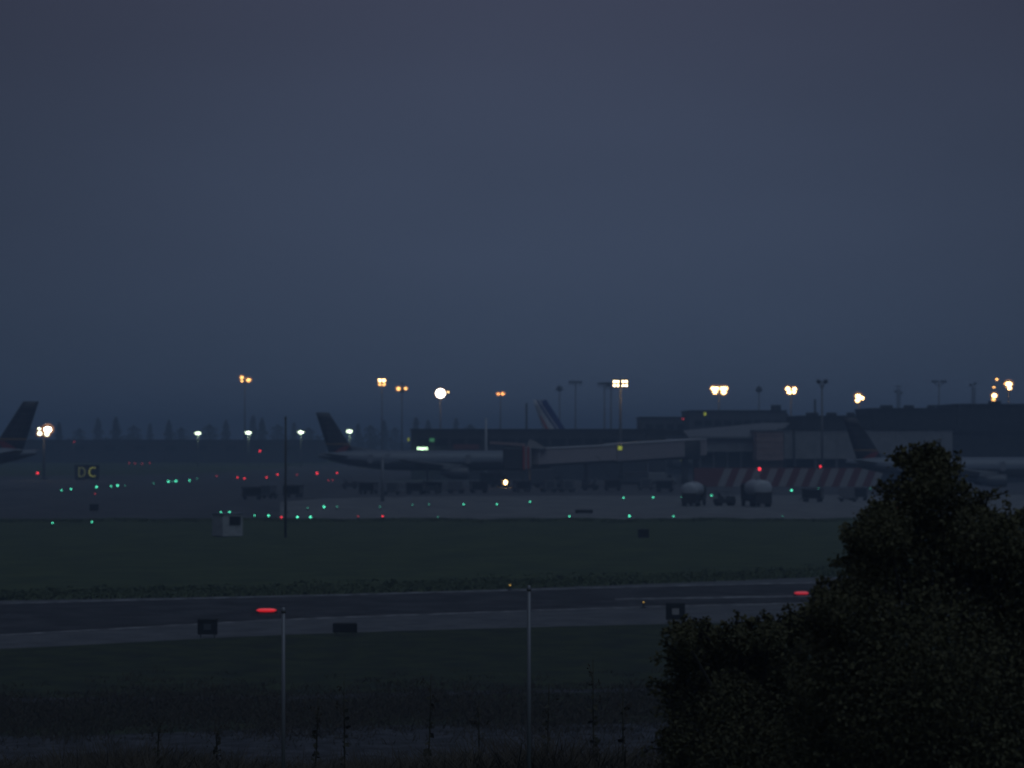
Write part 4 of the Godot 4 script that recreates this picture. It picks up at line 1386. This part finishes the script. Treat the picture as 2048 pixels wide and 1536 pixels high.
func build_near() -> void:
	# ---- unmown grass on the far side of the taxiway
	var clump := blade_clump(9, 0.42, 0.4, 0.03)
	var spots := []
	for k in 9000:
		var px := rng.randf_range(-250, 1750)
		var edge := lerpf(1200, 1156, clampf((px - 50) / 1570, -0.2, 1.2)) + 6 * sin(px * 0.002)
		var p := ground_spot(px, edge - 1.0 - abs(rng.randfn()) * 7.0)
		spots.append(Transform3D(Basis(Vector3.UP, rng.randf() * TAU).scaled(Vector3(2.2, rng.randf_range(0.3, 0.75), 2.2)), p))
	scatter("verge_grass", "strip of taller dark grass along the far edge of the taxiway", "grass", clump, M.tall_grass, spots)
	spots = []
	for k in 5000:
		var px := rng.randf_range(-200, 1900)
		var p := ground_spot(px, 1040.5 + rng.randfn() * 1.3 + 0.9 * sin(px * 0.021) + 0.7 * sin(px * 0.047))
		spots.append(Transform3D(Basis(Vector3.UP, rng.randf() * TAU).scaled(Vector3(4.0, rng.randf_range(0.15, 0.45), 4.0)), p))
	scatter("apron_grass", "ragged grass growing along the near edge of the apron", "grass", clump, M.tall_grass, spots)
	# ---- weeds on the embankment
	var w1 := blade_clump(14, 1.0, 0.16, 0.008)
	spots = []
	for k in 5200:
		var away := rng.randf_range(38, 62)
		var x := rng.randf_range(-0.19, 0.2) * away
		var patch := 0.45 + 0.5 * sin(x * 0.9 + 1.0) * sin(x * 0.37 + away * 0.2) + rng.randfn() * 0.1
		var h := maxf(0.2, (bank(away) * -1.0 + EYE - away * 0.1105) + 0.16 + patch * 0.55)
		h = minf(h, 1.5)
		spots.append(Transform3D(Basis(Vector3.UP, rng.randf() * TAU).scaled(Vector3(1.4, h * rng.randf_range(0.55, 1.0), 1.4)), Vector3(x, bank(away) - 0.03, -away)))
	scatter("tall_weeds", "dry brown weeds covering the embankment in front of the fence", "weeds", w1, M.weed_brown, spots)
	var w2 := blade_clump(10, 0.5, 0.35, 0.015)
	spots = []
	for k in 4200:
		var px := rng.randf_range(-150, 1500)
		var p := ground_spot(px, 1428 - px * 0.008 + rng.randfn() * 24.0 + 9.0 * sin(px * 0.013))
		spots.append(Transform3D(Basis(Vector3.UP, rng.randf() * TAU).scaled(Vector3(1.4, rng.randf_range(0.25, 0.8), 1.4)), p))
	scatter("dry_grass", "band of rough brown grass between the mown field and the gravel track", "grass", w2, M.weed_brown, spots)
	# ---- single tall stalks
	var stalks := [[318, 1432, "tall dry weed stalk at lower left, left of the first fence post"], [432, 1440, "thin dry weed stalk midway left of the first fence post"], [636, 1396, "dry weed stalk just right of the left fence post"], [688, 1362, "tall leafy weed stalk right of the left fence post"], [862, 1346, "tall dry weed stalk midway between the two fence posts"], [958, 1402, "short dry weed stalk left of the right fence post"], [1098, 1368, "leafy weed stalk just right of the right fence post"], [1186, 1318, "tallest weed stalk, between the right fence post and the bush"], [1246, 1372, "weed stalk beside the dark shrub"]]
	for q in stalks:
		var away := rng.randf_range(40, 44)
		var top := spot(q[0], q[1], away)
		var y0 := bank(away)
		var o := thing("weed_stalk", q[2], "weed", Vector3(top.x, y0, top.z), 0.0, "tall weed stalks along the fence")
		var h := top.y - y0
		var bow := rng.randf_range(-0.06, 0.06)
		var stem := mb(true)
		tube(stem, Vector3(bow, -0.05, 0), Vector3(bow * 0.3, h * 0.5, 0), 0.016, 0.012, 6)
		tube(stem, Vector3(bow * 0.3, h * 0.5, 0), Vector3(0, h, 0), 0.012, 0.005, 6)
		part("stem", stem, M.weed, o)
		var lv := mb()
		for k in 26:
			var t := rng.randf_range(0.05, 0.85)
			leaf(lv, Vector3(bow * (1 - t), h * t, 0), rng.randf_range(0.05, 0.12), [Color.WHITE])
		part("leaves", lv, M.weed, o)
		var sd := mb()
		sd.set_color(Color.WHITE)
		for j in 5:
			var side := Vector3(rng.randf_range(-0.12, 0.12), 0, rng.randf_range(-0.1, 0.1))
			var y1 := h * rng.randf_range(0.72, 0.98)
			tube(sd, Vector3(0, y1 - 0.14, 0), Vector3(side.x, y1, side.z), 0.004, 0.003, 4)
			for k in 12:
				leaf(sd, Vector3(side.x, y1 - 0.03, side.z) + Vector3(rng.randfn(), rng.randfn() * 2.0, rng.randfn()) * 0.012, 0.03, [Color.WHITE])
		part("seed_head", sd, M.weed_brown, o)
	# ---- fence posts
	for q in [[567, 1214, 37.0, "pale metal fence post at left, rising from the weeds"], [1058, 1170, 36.5, "pale metal fence post at centre, taller in view than the left one"]]:
		var top := spot(q[0], q[1], q[2])
		var y0 := bank(q[2])
		var o := thing("fence_post", q[3], "fence post", Vector3(top.x, y0, top.z), 0.0, "fence posts in front of the field")
		var h := top.y - y0
		var p := mb(true)
		tube(p, Vector3(0, -0.1, 0), Vector3(0, h - 0.05, 0), 0.024, 0.024, 12)
		part("shaft", p, M.galv, o)
		var c := mb(true)
		lathe(c, Vector3(0, h - 0.07, 0), Vector3.UP, [[0, 0.029], [0.03, 0.029], [0.06, 0.02], [0.07, 0.004]], 12)
		part("cap", c, M.galv, o)
	# ---- bushes
	var tones := [Color(0.1, 0.093, 0.052), Color(0.104, 0.096, 0.054), Color(0.096, 0.09, 0.052)]
	var big := [[1838, 932, 34], [1872, 955, 46], [1842, 985, 48], [1800, 1020, 44], [1770, 1062, 56], [1880, 1040, 84], [1960, 1078, 66], [2030, 1098, 66], [1742, 1110, 46], [1736, 1160, 50], [1850, 1150, 120], [1990, 1190, 110], [1720, 1230, 80], [1668, 1218, 42], [1650, 1262, 50], [2090, 1200, 110], [2060, 1350, 150], [1860, 1330, 150], [1680, 1350, 110], [1900, 1500, 160], [1700, 1500, 150], [2080, 1520, 150], [1780, 1420, 130]]
	var low := [[1368, 1272, 26], [1420, 1282, 32], [1480, 1278, 30], [1540, 1274, 30], [1598, 1262, 34], [1380, 1322, 46], [1460, 1340, 66], [1550, 1340, 70], [1376, 1400, 52], [1470, 1430, 84], [1580, 1440, 96], [1372, 1490, 56], [1480, 1530, 96], [1600, 1540, 100], [1370, 1560, 60], [1640, 1390, 70]]
	var sprigs_big := [[1742, 1110, 1684, 1048], [1740, 1130, 1690, 1075], [1736, 1160, 1696, 1105], [1800, 1020, 1742, 1012], [1790, 1040, 1722, 1024], [1838, 940, 1796, 904], [1842, 935, 1826, 894], [1872, 950, 1862, 898], [1880, 955, 1896, 905], [1850, 990, 1800, 962], [1890, 1000, 1930, 970], [1960, 1060, 1966, 1008], [2000, 1080, 2012, 1030], [1668, 1218, 1628, 1180], [1660, 1230, 1618, 1216], [1690, 1200, 1652, 1158], [1650, 1262, 1606, 1234], [1920, 1040, 1948, 1004], [1770, 1062, 1716, 1050], [2030, 1070, 2040, 1020]]
	var sprigs_low := [[1420, 1282, 1408, 1246], [1480, 1278, 1496, 1240], [1540, 1274, 1536, 1234], [1570, 1270, 1582, 1226], [1598, 1262, 1610, 1222], [1368, 1272, 1352, 1244], [1376, 1330, 1338, 1300], [1370, 1400, 1328, 1372], [1372, 1490, 1322, 1462], [1450, 1290, 1452, 1250]]
	for k in 2:
		var away: float = [27.0, 29.5][k]
		var mpp := away / 6000.0
		var clumps := []
		for q in ([big, low][k] as Array):
			clumps.append([spot(q[0], q[1], away + rng.randf_range(-0.5, 0.5)), q[2] * mpp, maxf(q[2] * mpp, 0.3) * 1.1])
		var root := spot([1880.0, 1480.0][k], 1700, away)
		var y0 := bank(away)
		var o := thing("leafy_bush" if k == 0 else "low_shrub", ["large dark leafy bush filling the lower right of the view", "low dark shrub with a level top, left of the large bush"][k], "bush", Vector3(root.x, y0, root.z))
		var st := mb()
		var wood := mb()
		var moved := []
		for c in clumps:
			moved.append([c[0] - o.position, c[1], c[2]])
		leaves(st, moved, [140000, 70000][k], 0.036, tones)
		for c in moved:
			var s: Vector3 = Vector3(rng.randf_range(-0.3, 0.3), 0, rng.randf_range(-0.2, 0.2))
			var mid: Vector3 = s.lerp(c[0], 0.5) + Vector3(rng.randf_range(-0.1, 0.1), 0.15, 0)
			tube(wood, s, mid, 0.04, 0.025, 6)
			tube(wood, mid, c[0], 0.025, 0.01, 6)
		for q in ([sprigs_big, sprigs_low][k] as Array):
			shoot(st, wood, spot(q[0], q[1], away) - o.position, spot(q[2], q[3], away + rng.randf_range(-0.2, 0.2)) - o.position, 0.055, 46, tones)
			for j in 2:
				var jx: float = q[2] + rng.randf_range(-26, 26)
				var jy: float = q[3] + rng.randf_range(4, 30)
				shoot(st, wood, spot(q[0], q[1], away) - o.position, spot(jx, jy, away + rng.randf_range(-0.2, 0.2)) - o.position, 0.05, 34, tones)
		for q in ([big, low][k] as Array):
			if q[2] > 90: continue
			for j in (7 if k == 0 else 5):
				var a := rng.randf_range(PI * 0.05, PI * 1.25)
				var long: float = q[2] * rng.randf_range(1.25, 1.75)
				shoot(st, wood, spot(q[0] + cos(a) * q[2] * 0.6, q[1] - sin(a) * q[2] * 0.6, away) - o.position, spot(q[0] + cos(a) * long, q[1] - sin(a) * long, away + rng.randf_range(-0.3, 0.3)) - o.position, 0.045, 30, tones)
		part("branches", wood, M.bark, o)
		part("foliage", st, M.leaf, o)
